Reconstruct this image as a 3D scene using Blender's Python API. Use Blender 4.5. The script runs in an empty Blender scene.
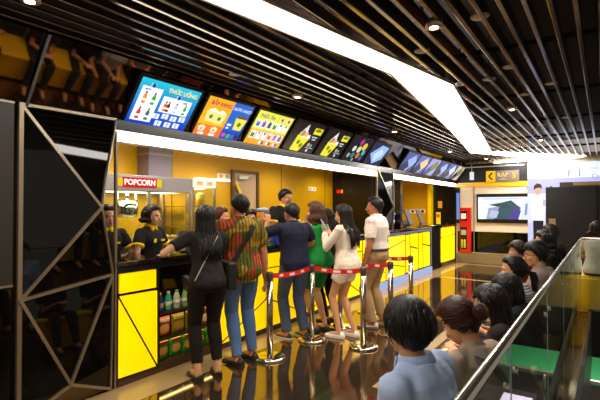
import bpy, bmesh, math, random
from mathutils import Vector, Matrix, noise, Euler
SC = bpy.context.scene
COL = SC.collection
random.seed(7)

# ------------------------------------------------------------------ camera, world, exposure
cam_d = bpy.data.cameras.new('camera'); cam = bpy.data.objects.new('camera', cam_d); COL.objects.link(cam)
cam.location = (0, 0, 1.55)
cam.rotation_euler = (math.radians(90.91), 0, math.radians(34.6))
cam_d.sensor_width = 36; cam_d.lens = 441 / 600 * 36; cam_d.clip_start = 0.02
SC.camera = cam
w = bpy.data.worlds.new('world'); SC.world = w; w.use_nodes = True
w.node_tree.nodes['Background'].inputs[0].default_value = (1.0, 0.86, 0.72, 1)
w.node_tree.nodes['Background'].inputs[1].default_value = 0.3
SC.view_settings.view_transform = 'Standard'; SC.view_settings.look = 'None'
SC.view_settings.exposure = 0.22; SC.view_settings.gamma = 1.0; SC.view_settings.use_curve_mapping = False
EM_PANEL = 15.0
EM_STRIP = 9.0
SPOT = 135.0
def lamp(name, kind, loc, energy, color=(1, .85, .68), size=.1, rot=(0, 0, 0), spot=2.2, sy=None):
    l = bpy.data.lights.new(name, kind); l.energy = energy; l.color = color
    if kind == 'SPOT': l.spot_size = spot; l.spot_blend = .7; l.shadow_soft_size = size
    elif kind == 'AREA':
        l.size = size
        if sy: l.shape = 'RECTANGLE'; l.size_y = sy
    else: l.shadow_soft_size = size
    o = bpy.data.objects.new(name, l); COL.objects.link(o); o.location = loc; o.rotation_euler = rot
    return o
DOWN = [(-2.73, y) for y in (1.2, 3.91, 6.6, 9.65)] + [(-.92, y) for y in (-.4, 2.9, 5.9, 8.9)] + [(-1.9, -1.2), (-2.4, 11.6)]  # the last downlight is added to brighten the far wall
for x, y in DOWN: lamp('downlight_lamp', 'SPOT', (x, y, 2.735), SPOT, size=.04)
for y in (3.0, 4.7, 6.4, 8.0, 9.7, 11.6):
    lamp('booth_lamp', 'SPOT', (-4.35, y, 2.5), 55, (1, .88, .7), .06, spot=2.6)
lamp('lower_hall_lamp', 'AREA', (-.5, 14.5, -1.3), 160, (1, .95, .9), 3.0)

# ------------------------------------------------------------------ materials
MATS = {}
def srgb(c):
    if isinstance(c, str): c = tuple(int(c[i:i + 2], 16) / 255 for i in (0, 2, 4))
    return tuple((v / 12.92 if v <= .04045 else ((v + .055) / 1.055) ** 2.4) for v in c)
def mat(name, color, rough=.5, metal=0.0, emit=0, spec=.5, alpha=1, trans=0, ior=1.5, bump=None, vary=0, coat=0):
    if name in MATS: return MATS[name]
    m = bpy.data.materials.new(name); m.use_nodes = True; nt = m.node_tree; b = nt.nodes['Principled BSDF']
    c = srgb(color)
    b.inputs['Base Color'].default_value = (*c, 1); b.inputs['Roughness'].default_value = rough
    b.inputs['Metallic'].default_value = metal; b.inputs['Specular IOR Level'].default_value = spec
    b.inputs['IOR'].default_value = ior; b.inputs['Transmission Weight'].default_value = trans
    b.inputs['Coat Weight'].default_value = coat
    if emit:
        b.inputs['Emission Color'].default_value = (*c, 1); b.inputs['Emission Strength'].default_value = emit
    if vary or bump:
        tc = nt.nodes.new('ShaderNodeTexCoord'); nz = nt.nodes.new('ShaderNodeTexNoise')
        sc = bump[0] if bump else 8
        nz.inputs['Scale'].default_value = sc; nz.inputs['Detail'].default_value = 4
        nt.links.new(tc.outputs['Object'], nz.inputs['Vector'])
        if vary:
            mx = nt.nodes.new('ShaderNodeMixRGB'); mx.blend_type = 'MIX'
            mx.inputs[1].default_value = (*[v * (1 - vary) for v in c], 1); mx.inputs[2].default_value = (*[min(1, v * (1 + vary)) for v in c], 1)
            nt.links.new(nz.outputs['Fac'], mx.inputs[0]); nt.links.new(mx.outputs[0], b.inputs['Base Color'])
        if bump:
            bp = nt.nodes.new('ShaderNodeBump'); bp.inputs['Strength'].default_value = bump[1]; bp.inputs['Distance'].default_value = .01
            nt.links.new(nz.outputs['Fac'], bp.inputs['Height']); nt.links.new(bp.outputs[0], b.inputs['Normal'])
    MATS[name] = m
    return m
def glow(color, s=1.0):
    key = 'glow_%s_%.2f' % (color, s)
    if key in MATS: return MATS[key]
    m = bpy.data.materials.new(key); m.use_nodes = True; nt = m.node_tree; b = nt.nodes['Principled BSDF']
    c = srgb(color)
    b.inputs['Base Color'].default_value = (*[v * .15 for v in c], 1); b.inputs['Roughness'].default_value = .25
    b.inputs['Emission Color'].default_value = (*c, 1); b.inputs['Emission Strength'].default_value = s
    MATS[key] = m
    return m
def nodes_of(m): return m.node_tree, m.node_tree.nodes['Principled BSDF']

M_floor = mat('polished_dark_tile', '352820', .05, .0)
def setup_floor():
    nt, b = nodes_of(M_floor); N = nt.nodes; L = nt.links
    tc = N.new('ShaderNodeTexCoord'); br = N.new('ShaderNodeTexBrick')
    br.offset = 0; br.inputs['Scale'].default_value = 1; br.inputs['Brick Width'].default_value = .6; br.inputs['Row Height'].default_value = .6
    br.inputs['Mortar Size'].default_value = .0035; br.inputs['Mortar Smooth'].default_value = 0
    br.inputs['Color1'].default_value = (.020, .013, .010, 1); br.inputs['Color2'].default_value = (.026, .017, .012, 1)
    br.inputs['Mortar'].default_value = (.09, .065, .05, 1)
    mp = N.new('ShaderNodeMapping'); mp.inputs['Location'].default_value = (.13, .2, 0)
    L.new(tc.outputs['Object'], mp.inputs[0]); L.new(mp.outputs[0], br.inputs['Vector']); L.new(br.outputs['Color'], b.inputs['Base Color'])
    b.inputs['IOR'].default_value = 3.5; b.inputs['Specular Tint'].default_value = (1, .74, .46, 1)
    nz = N.new('ShaderNodeTexNoise'); nz.inputs['Scale'].default_value = 3; nz.inputs['Detail'].default_value = 6
    L.new(tc.outputs['Object'], nz.inputs['Vector'])
    mr = N.new('ShaderNodeMapRange'); mr.inputs['To Min'].default_value = .03; mr.inputs['To Max'].default_value = .11
    L.new(nz.outputs['Fac'], mr.inputs['Value']); L.new(mr.outputs[0], b.inputs['Roughness'])
setup_floor()
M_tan = mat('tan_border_tile', 'a08660', .16, 0, ior=1.7, vary=.12, bump=(6, .02))
M_bg = mat('black_glass', '070605', .03, 0, ior=1.42)
M_fascia = mat('dark_mirror_acrylic', '6e5f52', .035, 1.0)
M_slat = mat('dark_bronze_slat', '7c6f66', .13, .9)
M_black = mat('matte_black', '0d0b0a', .5)
M_void = mat('ceiling_void_black', '0b0908', .8)
M_champ = mat('champagne_aluminium', 'a89882', .32, .85)
M_steel = mat('brushed_steel', 'b9b2a8', .28, .9, bump=(60, .03))
M_chrome = mat('polished_chrome', 'd6cfc2', .09, 1.0)
M_yellow = mat('yellow_wall_paint', 'd2a000', .35, 0, vary=.05)
M_yellow2 = mat('bright_yellow_lacquer', 'ffd400', .2, 0)
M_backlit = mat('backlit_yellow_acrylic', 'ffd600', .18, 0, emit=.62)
M_top = mat('black_granite_top', '1a120d', .07, 0, ior=1.9)
M_kick = mat('brown_kick_plate', '5a432c', .25, .5)
M_panel = glow('fffaf0', EM_PANEL)
M_strip = glow('fff0da', EM_STRIP)
M_white = mat('white_paint', 'e9e2d6', .5)
M_beige = mat('beige_wall', 'e8d6ba', .45, vary=.04)
M_red = mat('red_lacquer', 'c4121a', .3)
M_tape = mat('red_belt', 'd01218', .5)
M_glass = mat('clear_glass', 'dcefe6', .0, 0, trans=1, ior=1.45)
M_dgrey = mat('dark_grey_laminate', '2a2622', .3)

# ------------------------------------------------------------------ mesh helpers
class MB:
    def __init__(s): s.v = []; s.f = []; s.mi = []; s.mats = []
    def _m(s, m):
        if m is None: return 0
        if m not in s.mats: s.mats.append(m)
        return s.mats.index(m)
    def add(s, vs, fs, m=None):
        o = len(s.v); s.v += [tuple(v) for v in vs]; i = s._m(m)
        for f in fs: s.f.append([a + o for a in f]); s.mi.append(i)
    def box(s, a, b, m=None):
        (x0, y0, z0), (x1, y1, z1) = a, b
        vs = [(x0, y0, z0), (x1, y0, z0), (x1, y1, z0), (x0, y1, z0), (x0, y0, z1), (x1, y0, z1), (x1, y1, z1), (x0, y1, z1)]
        s.add(vs, [(0, 3, 2, 1), (4, 5, 6, 7), (0, 1, 5, 4), (1, 2, 6, 5), (2, 3, 7, 6), (3, 0, 4, 7)], m)
    def obox(s, c, U, V, W, hu, hv, hw, m=None):
        c = Vector(c); vs = []
        for k in (-1, 1):
            for (i, j) in ((-1, -1), (1, -1), (1, 1), (-1, 1)): vs.append(c + U * i * hu + V * j * hv + W * k * hw)
        s.add(vs, [(0, 3, 2, 1), (4, 5, 6, 7), (0, 1, 5, 4), (1, 2, 6, 5), (2, 3, 7, 6), (3, 0, 4, 7)], m)
    def bar(s, p, q, wdt, dep, m=None, up=(1, 0, 0)):
        p = Vector(p); q = Vector(q); W = (q - p).normalized(); U = Vector(up).cross(W).normalized(); V = W.cross(U)
        s.obox((p + q) / 2, U, V, W, wdt / 2, dep / 2, (q - p).length / 2, m)
    def tube(s, pts, rad, n=10, m=None, cap=True, flat=1.0, up=None):
        pts = [Vector(p) for p in pts]
        if not hasattr(rad, '__len__'): rad = [rad] * len(pts)
        vs = []; U = None
        for i, p in enumerate(pts):
            d = (pts[min(i + 1, len(pts) - 1)] - pts[max(i - 1, 0)])
            d = d.normalized() if d.length > 1e-9 else Vector((0, 0, 1))
            if U is None:
                U = Vector(up) if up is not None else (Vector((0, 0, 1)) if abs(d.z) < .9 else Vector((1, 0, 0)))
            U = (U - d * U.dot(d)); U = U.normalized() if U.length > 1e-6 else d.orthogonal().normalized()
            V = d.cross(U)
            for k in range(n):
                a = 2 * math.pi * k / n
                vs.append(p + U * math.cos(a) * rad[i] * flat + V * math.sin(a) * rad[i])
        fs = []
        for i in range(len(pts) - 1):
            for k in range(n):
                fs.append((i * n + k, i * n + (k + 1) % n, (i + 1) * n + (k + 1) % n, (i + 1) * n + k))
        if cap: fs.append(tuple(range(n))[::-1]); fs.append(tuple(range((len(pts) - 1) * n, len(pts) * n)))
        s.add(vs, fs, m)
    def rings(s, rs, m=None):
        n = len(rs[0]); vs = [v for r in rs for v in r]; fs = []
        for i in range(len(rs) - 1):
            for k in range(n): fs.append((i * n + k, i * n + (k + 1) % n, (i + 1) * n + (k + 1) % n, (i + 1) * n + k))
        fs.append(tuple(range(n))[::-1]); fs.append(tuple(range((len(rs) - 1) * n, len(rs) * n)))
        s.add(vs, fs, m)
    def lathe(s, c, prof, n=28, m=None):
        rs = [[(c[0] + r * math.cos(2 * math.pi * k / n), c[1] + r * math.sin(2 * math.pi * k / n), c[2] + z) for k in range(n)] for r, z in prof]
        s.rings(rs, m)
    def ell(s, c, R, rx, ry, rz, nu=16, nv=10, m=None):
        c = Vector(c); rs = []
        for j in range(nv + 1):
            t = math.pi * (j + .02) / (nv + .04)
            rs.append([c + R @ Vector((rx * math.sin(t) * math.cos(2 * math.pi * k / nu), ry * math.sin(t) * math.sin(2 * math.pi * k / nu), -rz * math.cos(t))) for k in range(nu)])
        s.rings(rs, m)
    def prism(s, poly, N, th, m=None):
        N = Vector(N).normalized() * th; n = len(poly); P = [Vector(p) for p in poly]
        vs = P + [p + N for p in P]
        fs = [tuple(range(n))[::-1], tuple(range(n, 2 * n))] + [(i, (i + 1) % n, n + (i + 1) % n, n + i) for i in range(n)]
        s.add(vs, fs, m)
    def mesh(s, name, m=None, smooth=False):
        me = bpy.data.meshes.new(name); me.from_pydata(s.v, [], s.f)
        mats = s.mats or [m]
        for x in mats: me.materials.append(x)
        for p, i in zip(me.polygons, s.mi): p.material_index = i if s.mats else 0; p.use_smooth = smooth
        bm = bmesh.new(); bm.from_mesh(me); bmesh.ops.recalc_face_normals(bm, faces=bm.faces); bm.to_mesh(me); bm.free()
        return me
    def obj(s, name, m=None, parent=None, smooth=False, bevel=0):
        o = bpy.data.objects.new(name, s.mesh(name, m, smooth)); COL.objects.link(o)
        if parent is not None: o.parent = parent
        if bevel:
            b = o.modifiers.new('bevel', 'BEVEL'); b.width = bevel; b.segments = 2; b.limit_method = 'ANGLE'
        return o
def boxo(name, a, b, m, parent=None, bevel=0):
    k = MB(); k.box(a, b); return k.obj(name, m, parent, bevel=bevel)
def tag(o, label=None, cat=None, group=None, kind=None):
    if label: o['label'] = label
    if cat: o['category'] = cat
    if group: o['group'] = group
    if kind: o['kind'] = kind
    return o
def thing(name, label, cat, loc=(0, 0, 0), rz=0, group=None):
    o = bpy.data.objects.new(name, None); COL.objects.link(o); o.location = loc; o.rotation_euler = (0, 0, rz); o.empty_display_size = .1
    return tag(o, label, cat, group)
def struct(o): o['kind'] = 'structure'; return o
def copy_tree(o, parent=None):
    c = o.copy(); COL.objects.link(c)
    if parent is not None: c.parent = parent
    for ch in [x for x in o.children]: copy_tree(ch, c)
    return c
def textobj(name, s, size, M, m, parent=None, ext=.0005, bold=0, sx=1, align='CENTER'):
    cu = bpy.data.curves.new(name, 'FONT'); cu.body = s; cu.size = size; cu.align_x = align; cu.align_y = 'CENTER'; cu.extrude = ext; cu.offset = bold
    t = bpy.data.objects.new('tmp', cu); COL.objects.link(t)
    me = bpy.data.meshes.new_from_object(t.evaluated_get(bpy.context.evaluated_depsgraph_get()))
    bpy.data.objects.remove(t); bpy.data.curves.remove(cu)
    me.transform(M @ Matrix.Diagonal((sx, 1, 1, 1))); me.materials.clear(); me.materials.append(m); me.name = name
    o = bpy.data.objects.new(name, me); COL.objects.link(o)
    if parent is not None: o.parent = parent
    return o
def frameM(O, U, V, N):
    M = Matrix.Identity(4)
    for i in range(3): M[i][0] = U[i]; M[i][1] = V[i]; M[i][2] = N[i]; M[i][3] = O[i]
    return M

# ------------------------------------------------------------------ setting: floor, walls, ceiling
XC = -3.45      # plane of the counter fronts
YF = 12.9       # far wall
def build_setting():
    f = MB(); f.box((XC - 1.8, -3, -.12), (-.2, YF + .1, 0)); f.box((-.2, 7.7, -.12), (3, YF + .1, 0))
    struct(f.obj('floor', M_floor))
    t = MB(); t.box((XC, -2, 0), (-3.08, 12.6, .003)); t.box((-3.08, 9.75, 0), (-.4, 9.87, .003)); t.box((-3.08, 12.35, 0), (-.4, 12.5, .003)); t.box((-1.66, 3.5, 0), (-1.54, 9.75, .003))
    struct(t.obj('trim_1', M_tan))
    # slab edge over the opening, with its black beam
    e = MB(); e.box((-.2, -3, -.6), (-.16, 7.7, .06)); struct(e.obj('trim_2', mat('slab_edge_grey', '4a4a4c', .3, .3)))
    e = MB(); e.box((-.2, 7.62, -.6), (3, 7.7, .06)); struct(e.obj('trim_3', M_black))
    # left black wall beside the counter
    wl = MB(); wl.box((XC - .12, -3, 1.0), (XC, 1.42, 2.3)); struct(wl.obj('wall_left', M_dgrey))
    wl = MB(); wl.box((XC - .12, -3, .0), (XC - .02, 1.42, .985), M_bg)
    struct(wl.obj('wall_left_base', M_bg))
    tt = MB(); tt.box((XC - .03, -3, .985), (XC + .008, 1.42, 1.0)); tt.box((XC - .03, -3, 2.285), (XC + .008, 1.42, 2.3)); tt.box((XC - .05, -.2, 0), (XC + .006, -.185, .985)); tt.box((XC - .05, 1.05, 0), (XC - .012, 1.065, .985))
    struct(tt.obj('trim_4', M_champ))
    # booth back wall, end wall, ceiling
    b = MB(); b.box((-5.2, 1.0, 0), (-5.1, YF, 2.7)); struct(b.obj('wall_back', M_yellow))
    b = MB()
    for y in (2.6, 4.15, 6.75, 8.35, 9.95, 11.4): b.box((-5.1, y, 0), (-5.094, y + .012, 2.6))
    struct(b.obj('trim_5', mat('seam_bronze', '7a5c10', .4, .3)))
    b = MB(); b.box((-5.2, .95, 0), (XC - .12, 1.05, 2.7)); struct(b.obj('wall_near_end', M_dgrey))
    b = MB(); b.box((-5.2, YF - .02, 0), (XC - .03, YF + .1, 2.7)); struct(b.obj('wall_far_end', M_yellow))
    b = MB(); b.box((-4.12, YF - .06, 0), (XC - .03, YF - .021, 2.4)); struct(b.obj('door_1', mat('black_door', '14110c', .2)))
    b = MB(); b.box((-4.22, YF - .25, 0), (-4.12, YF - .02, 2.4)); struct(b.obj('trim_6', M_yellow2))
    b = MB(); b.box((-5.2, 1.0, 2.6), (XC - .02, YF, 2.7)); struct(b.obj('ceiling_booth', mat('booth_ceiling', 'a88d4a', .7)))
    b = MB(); b.box((-5.1, 8.70, 0), (-4.1, 8.80, 2.6)); b.box((-4.1, 8.70, 1.08), (XC - .02, 8.80, 2.6)); struct(b.obj('wall_partition', mat('black_partition', '0c0a08', .12)))
    # far wall
    b = MB(); b.box((XC - .03, YF, 0), (3, YF + .12, 2.9), M_beige); struct(b.obj('wall_far', M_beige))
    b = MB(); b.box((XC + .02, YF - .03, .3), (3, YF - .001, .87)); struct(b.obj('trim_7', M_bg))
    b = MB(); b.box((XC + .02, YF - .1, 0), (-1.66, YF - .001, .27)); struct(b.obj('baseboard_far', mat('stone_base', '8f7d60', .2, .3)))
    b = MB(); b.box((-2.98, YF - .035, 2.11), (-1.64, YF - .001, 2.235)); b.box((XC, YF - .035, 2.12), (-2.98, YF - .001, 2.2)); struct(b.obj('trim_8', mat('yellow_band', 'f0b800', .3)))
    b = MB(); b.box((XC, YF - .02, 2.235), (-1.64, YF - .001, 2.75)); struct(b.obj('trim_9', M_black))
    b = MB(); b.box((-3.0, YF - .04, .3), (-2.98, YF - .001, 2.11)); struct(b.obj('trim_10', M_champ))
    # ceiling void
    c = MB(); c.box((XC - .1, -3, 3.25), (3, YF + .1, 3.35)); struct(c.obj('ceiling', M_void))
    x = -3.145; k = 11
    while x < 2.3:
        s = MB(); s.box((x, -2.6, 2.762), (x + .029, YF - .02, 2.87)); struct(s.obj('trim_%d' % k, M_slat, bevel=.004)); x += .125; k += 1
    for y in (.5, 2.2, 4.0, 5.8, 7.6, 9.4, 11.2):
        s = MB(); s.box((-3.05, y, 2.872), (2.3, y + .04, 2.91)); struct(s.obj('trim_%d' % k, M_void)); k += 1
    # fascia leaning out over the counter (dark mirror)
    def fas(y0, y1, nm, off=0):
        s = MB(); N = Vector((.61, 0, -.79))
        a = Vector((XC, 0, 2.30)); t_ = Vector((XC + .256, 0, 2.762)); n = Vector((.462, 0, -.256)).normalized() * off
        P = [a + n, t_ + n]
        s.add([(P[0].x, y0, P[0].z), (P[0].x, y1, P[0].z), (P[1].x, y1, P[1].z), (P[1].x, y0, P[1].z), (XC - .1, y0, 2.3), (XC - .1, y1, 2.3), (XC - .1, y1, 2.95), (XC - .1, y0, 2.95), (XC+.256, y1, 2.95), (XC+.256, y0, 2.95)],
              [(0, 1, 2, 3), (0, 4, 5, 1), (4, 7, 6, 5), (0, 3, 9, 7, 4), (1, 5, 6, 8, 2), (3, 2, 8, 9), (7, 9, 8, 6)])
        return struct(s.obj(nm, M_fascia))
    fas(1.5, YF, 'wall_fascia', -.012)
    fas(-3, 1.49, 'wall_fascia_near', .0)
    e = MB(); N = Vector((.462, 0, -.256)).normalized() * .01
    e.bar(Vector((XC, 1.495, 2.29)) + N, Vector((XC + .256, 1.53, 2.762)) + N, .02, .02, up=(0, 1, 0)); struct(e.obj('trim_90', mat('blue_lit_steel', '8f9cc8', .25, .9)))  # blue light on the end trim is put into its metal colour
    # black header frame and light strips
    b = MB(); b.box((XC - .1, 2.2, 2.21), (XC + .02, YF, 2.3)); struct(b.obj('trim_91', mat('header_black', '050404', .2)))
build_setting()
def light_strip(y0, y1, lab):
    t = thing('light_strip', lab, 'ceiling light', (XC, y0, 2.12), group='white light strips over the counters')
    b = MB(); b.box((-.07, 0, .008), (.0, y1 - y0, .086)); b.obj('diffuser', M_strip, t)
    b = MB(); b.box((-.07, 0, -.012), (.004, y1 - y0, -.001)); b.obj('trim', M_champ, t)
light_strip(2.24, 7.44, 'long white light strip above the near counter under the menu screens')
light_strip(8.3, 12.75, 'white light strip above the far counter beyond the second pillar')

# zigzag lit ceiling panel
def zig():
    pts = [(-2.24, -1.0), (-1.885, 1.783), (-1.763, 2.555), (-1.565, 3.696), (-1.968, 6.971), (-2.42, 10.1), (-1.62, 12.05), (-2.46, 12.85), (-1.35, 12.85), (-.343, 12.35),
           (-2.0, 10.28), (-1.621, 7.548), (-1.2, 4.38), (-1.467, 2.816), (-1.606, 1.976), (-1.95, -1.0)]
    t = thing('zigzag_light', 'wide white zigzag light panel running along the slatted ceiling', 'ceiling light', (0, 0, 2.745))
    def strip(rows, nm, m, z0, z1, parent):
        b = MB(); n = len(rows)
        for i in range(n - 1):
            (l0, r0), (l1, r1) = rows[i], rows[i + 1]
            b.prism([(*l0, z0), (*r0, z0), (*r1, z0), (*l1, z0)], (0, 0, 1), z1 - z0)
        return b.obj(nm, m, parent)
    L_ = [(-2.30, -1.0), (-1.885, 1.783), (-1.763, 2.555), (-1.565, 3.696), (-1.968, 6.971), (-2.42, 10.1)]
    R_ = [(-2.0, -1.0), (-1.606, 1.976), (-1.467, 2.816), (-1.2, 4.38), (-1.621, 7.548), (-2.0, 10.28)]
    strip(list(zip(L_, R_)), 'diffuser', M_panel, 0, .012, t)
    b = MB()
    b.prism([(-2.42, 10.1, 0), (-2.0, 10.28, 0), (-.343, 12.35, 0), (-1.5, 12.0, 0)], (0, 0, 1), .012)
    b.prism([(-1.5, 12.0, 0), (-.343, 12.35, 0), (-.7, 12.8, 0), (-2.46, 12.85, 0)], (0, 0, 1), .012)
    b.obj('diffuser', M_panel, t)
    b = MB()
    for A in (L_, R_):
        for p, q in zip(A, A[1:]): b.bar((*p, .004), (*q, .004), .02, .018, up=(0, 0, 1))
    b.obj('edge_trim', M_champ, t)
zig()
# ceiling downlights, sprinklers, pipes
def downlights():
    for i, (x, y) in enumerate(DOWN):
        lab = 'small round warm ceiling downlight set between the dark slats'
        t = thing('downlight', lab, 'ceiling light', (x, y, 2.74), group='warm downlights between the ceiling slats')
        b = MB(); b.lathe((0, 0, 0), [(.03, .0), (.055, 0), (.055, .05), (.03, .05)], 20); b.obj('rim', M_champ, t, True)
        b = MB(); b.lathe((0, 0, -.004), [(.022, 0), (.028, .0035)], 20); b.obj('lens', glow('ffd9a0', 30), t)
    pts = [(-.65, 2.98), (-.67, 4.2), (-.9, 4.5), (-1.168, 3.38), (-.7, 5.32), (-1.176, 4.52), (-2.8, 3.0), (-.75, 7.43), (-1.2, 5.84), (-.42, 5.0), (-.42, 7.0), (-1.0, 8.4)]
    for x, y in pts:
        t = thing('ceiling_speaker', 'small round grey ceiling fitting on a stem between the slats', 'ceiling fitting', (x, y, 2.775), group='round grey fittings between the ceiling slats')
        b = MB(); b.lathe((0, 0, 0), [(.02, -.012), (.055, -.004), (.06, .004), (.03, .012), (.012, .03), (.012, .42)], 16); b.obj('disc', mat('grey_fitting', '8c8078', .4, .4), t, True)
    for x in (-.79, -1.29, -2.66):
        b = MB(); b.tube([(x, -2, 3.05), (x, 12.6, 3.05)], .02, 10); tag(b.obj('sprinkler_pipe', mat('red_pipe', '8a1a10', .4), smooth=True), 'dull red sprinkler pipe running above the ceiling slats', 'pipe', 'red sprinkler pipes above the slats')
downlights()

# ------------------------------------------------------------------ faceted black pillars with metal mullions
def pillar(y0, lab, low=0):
    t = thing('faceted_pillar', lab, 'pillar', (XC, y0, 0))
    P = {'TL': (0, 0, 2.29), 'TR': (0, .75, 2.3), 'D': (.10, .565, 1.545), 'A': (0.02, 0, .884), 'B': (0.02, .716, .98), 'C': (.07, .34, .19), 'BL': (0, 0, 0.0), 'BR': (0, .715, .018), 'B0': (0, .12, 0)}
    if low: P['A'] = (.0, 0, low); P['B'] = (0, .716, low)
    def poly(*k):
        b = MB(); b.prism([P[i] for i in k], (-1, 0, 0), .03); b.obj('glass_panel', M_bg, t)
    poly('TL', 'TR', 'D'); poly('TL', 'D', 'A'); poly('A', 'D', 'B')
    if not low: poly('A', 'B', 'C'); poly('A', 'C', 'BL'); poly('C', 'B', 'BR')
    if not low: b = MB(); b.prism([P[i] for i in ('C', 'BR', 'BL')], (-1, 0, 0), .03); b.obj('base_panel', mat('floor_reflection_panel', '6b5a42', .15, .8), t)  # lighter brown of the base panel stands in for the floor's grazing reflection
    b = MB()
    for a, c in (('TL', 'TR'), ('TR', 'D'), ('TL', 'D'), ('D', 'A'), ('A', 'B'), ('D', 'B'), ('B', 'C'), ('A', 'C'), ('C', 'BR'), ('C', 'BL'), ('B', 'BR'))[:6 if low else 11]:
        b.bar(Vector(P[a]) + Vector((.008, 0, 0)), Vector(P[c]) + Vector((.008, 0, 0)), .022 if a + c not in ('TRD', 'DB', 'BBR') else .014, .02)
    b.obj('mullion', M_champ, t)
    b = MB(); b.bar((.008, 0, low), (.008, 0, 2.3), .03, .03); b.bar((0, .755, low), (0, .755, 2.2), .018, .03); b.obj('edge_post', M_champ, t)
    b = MB(); b.box((-.12, 0, low), (-.04, .5, 2.3)); b.prism([(-.06, .5, 2.3), (-.06, .5, 1.4), (-.06, .58, 1.5), (-.06, .72, 2.3)], (-1, 0, 0), .05); b.prism([(-.06, .5, low), (-.06, .5, 1.5), (-.06, .6, 1.45), (-.06, .7, max(low + .01, 1.0)), (-.06, .7, low)], (-1, 0, 0), .05); b.obj('core', M_black, t)
pillar(1.46, 'black glass pillar with metal triangle lines left of the popcorn counter')
pillar(7.48, 'black glass pillar with metal triangle lines between the two menu rows', 1.08)
e = MB(); e.box((XC - .1, 7.5, 2.1), (XC - .03, 8.24, 2.3)); struct(e.obj('trim_92', M_black))

# ------------------------------------------------------------------ counters
def yquad(b, pts, x, m, th=.03, gap=.016):
    # polygon in (y, z) shrunk a little for the seams
    cy = sum(p[0] for p in pts) / len(pts); cz = sum(p[1] for p in pts) / len(pts)
    out = []
    for y, z in pts:
        d = math.hypot(y - cy, z - cz); k = 1 - gap * 1.6 / max(d, .01)
        out.append((x, cy + (y - cy) * k, cz + (z - cz) * k))
    b.prism(out, (-1, 0, 0), th, m)
def counter1():
    t = thing('ticket_counter', 'long yellow backlit counter with black top and dark triangle seams', 'counter', (0, 0, 0))
    b = MB(); b.box((XC - .62, 2.22, 1.035), (XC + .03, 10.56, 1.075)); b.obj('countertop', M_top, t, bevel=.004)
    b = MB(); b.box((XC - .6, 2.22, .98), (XC + .01, 10.5, 1.034)); b.obj('top_edge_band', M_black, t)
    b = MB(); b.box((XC - .6, 2.24, .05), (XC - .03, 2.66, .979)); b.box((XC - .6, 3.43, .05), (XC - .03, 10.5, .979)); b.box((XC - .6, 2.66, .0), (XC - .42, 3.43, .979)); b.box((XC - .42, 2.66, .8), (XC - .02, 3.43, .979))
    b.obj('carcass', mat('counter_carcass', '0a0704', .7), t)
    b = MB(); b.box((XC - .55, 2.24, 0), (XC + .012, 6.9, .05)); b.obj('plinth', M_kick, t)
    b = MB(); b.box((XC - .55, 6.9, 0), (XC + .05, 10.5, .13)); b.obj('lit_plinth', glow('9fb4e8', .7), t)
    def pan(pts):
        SEAM = MB()
        for (y0_, z0_), (y1_, z1_) in zip(pts, pts[1:] + pts[:1]): SEAM.bar((XC + .002, y0_, z0_), (XC + .002, y1_, z1_), .011, .008)
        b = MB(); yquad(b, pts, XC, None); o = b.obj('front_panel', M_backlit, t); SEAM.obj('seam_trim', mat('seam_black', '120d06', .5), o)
    z0, zh, z1 = .052, .79, .978
    pan([(2.24, zh), (2.66, zh), (2.66, z1), (2.24, z1)]); pan([(2.24, zh), (2.24, z0), (2.66, z0)]); pan([(2.24, zh), (2.66, z0), (2.66, zh)])
    ys = [3.45, 4.28, 5.2, 6.15, 6.9]
    for i, (a, c) in enumerate(zip(ys, ys[1:])):
        pan([(a, zh), (c, zh), (c, z1), (a, z1)])
        if i % 2 == 0: pan([(a, zh), (a, z0), (c, .42), (c, zh)]); pan([(a, z0), (c, z0), (c, .42)])
        else: pan([(a, zh), (a, .42), (c, z0), (c, zh)]); pan([(a, .42), (a, z0), (c, z0)])
    z0 = .14
    ys = [6.9, 7.9, 8.9, 9.7, 10.5]
    for i, (a, c) in enumerate(zip(ys, ys[1:])):
        if i < 2:
            pan([(a, .72), (c, .86), (c, z1), (a, z1)]); pan([(a, .72), (a, .45), (c, .3), (c, .86)]); pan([(a, .45), (a, z0), (c, z0), (c, .3)])
        else:
            pan([(a, z1), (a, z0), (a + .3, z0), (a + .25, z1)]); pan([(a + .25, z1), (a + .28, .7), (c, .62), (c, z1)]); pan([(a + .28, .7), (a + .3, z0), (c, z0), (c, .62)])
    b = MB(); b.bar((XC + .012, 10.53, 0), (XC + .012, 10.53, 1.035), .03, .03); b.box((XC + .012, 7.0, .985), (XC + .03, 10.54, 1.03)); b.obj('edge_strip', mat('blue_edge', '6c7cae', .3, .4), t)
    b = MB(); b.box((XC - .6, 10.5, 0), (XC, 10.515, 1.035)); b.obj('side_panel', M_black, t)
    return t
counter1()
def niche():
    t = thing('snack_display', 'lit snack shelving niche set into the yellow counter front', 'display shelf', (XC, 2.66, 0))
    W = .77
    b = MB(); b.box((-.415, .0, .09), (-.41, W, .8)); b.box((-.41, 0, .09), (-.0, .02, .8)); b.box((-.41, W - .02, .09), (0, W, .8)); b.obj('cabinet', mat('niche_bronze', '3a2a12', .25, .4), t)
    b = MB(); b.box((-.41, 0, .0), (.005, W, .09)); b.obj('base', M_kick, t)
    for z in (.30, .545): b = MB(); b.box((-.4, .02, z - .012), (-.02, W - .02, z)); b.box((-.02, .02, z - .022), (-.012, W - .02, z + .003)); b.obj('shelf', mat('shelf_bronze', '4a3a18', .3, .3), t)
    b = MB(); b.box((-.02, 0, .765), (.004, W, .98)); b.obj('header_panel', mat('niche_header', '0a0806', .08), t)
    for z in (.785, .53, .285): b = MB(); b.box((-.06, .03, z - .012), (-.04, W - .03, z)); b.obj('light_bar', glow('fff0b0', 5), t)
    return t
niche()
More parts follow.
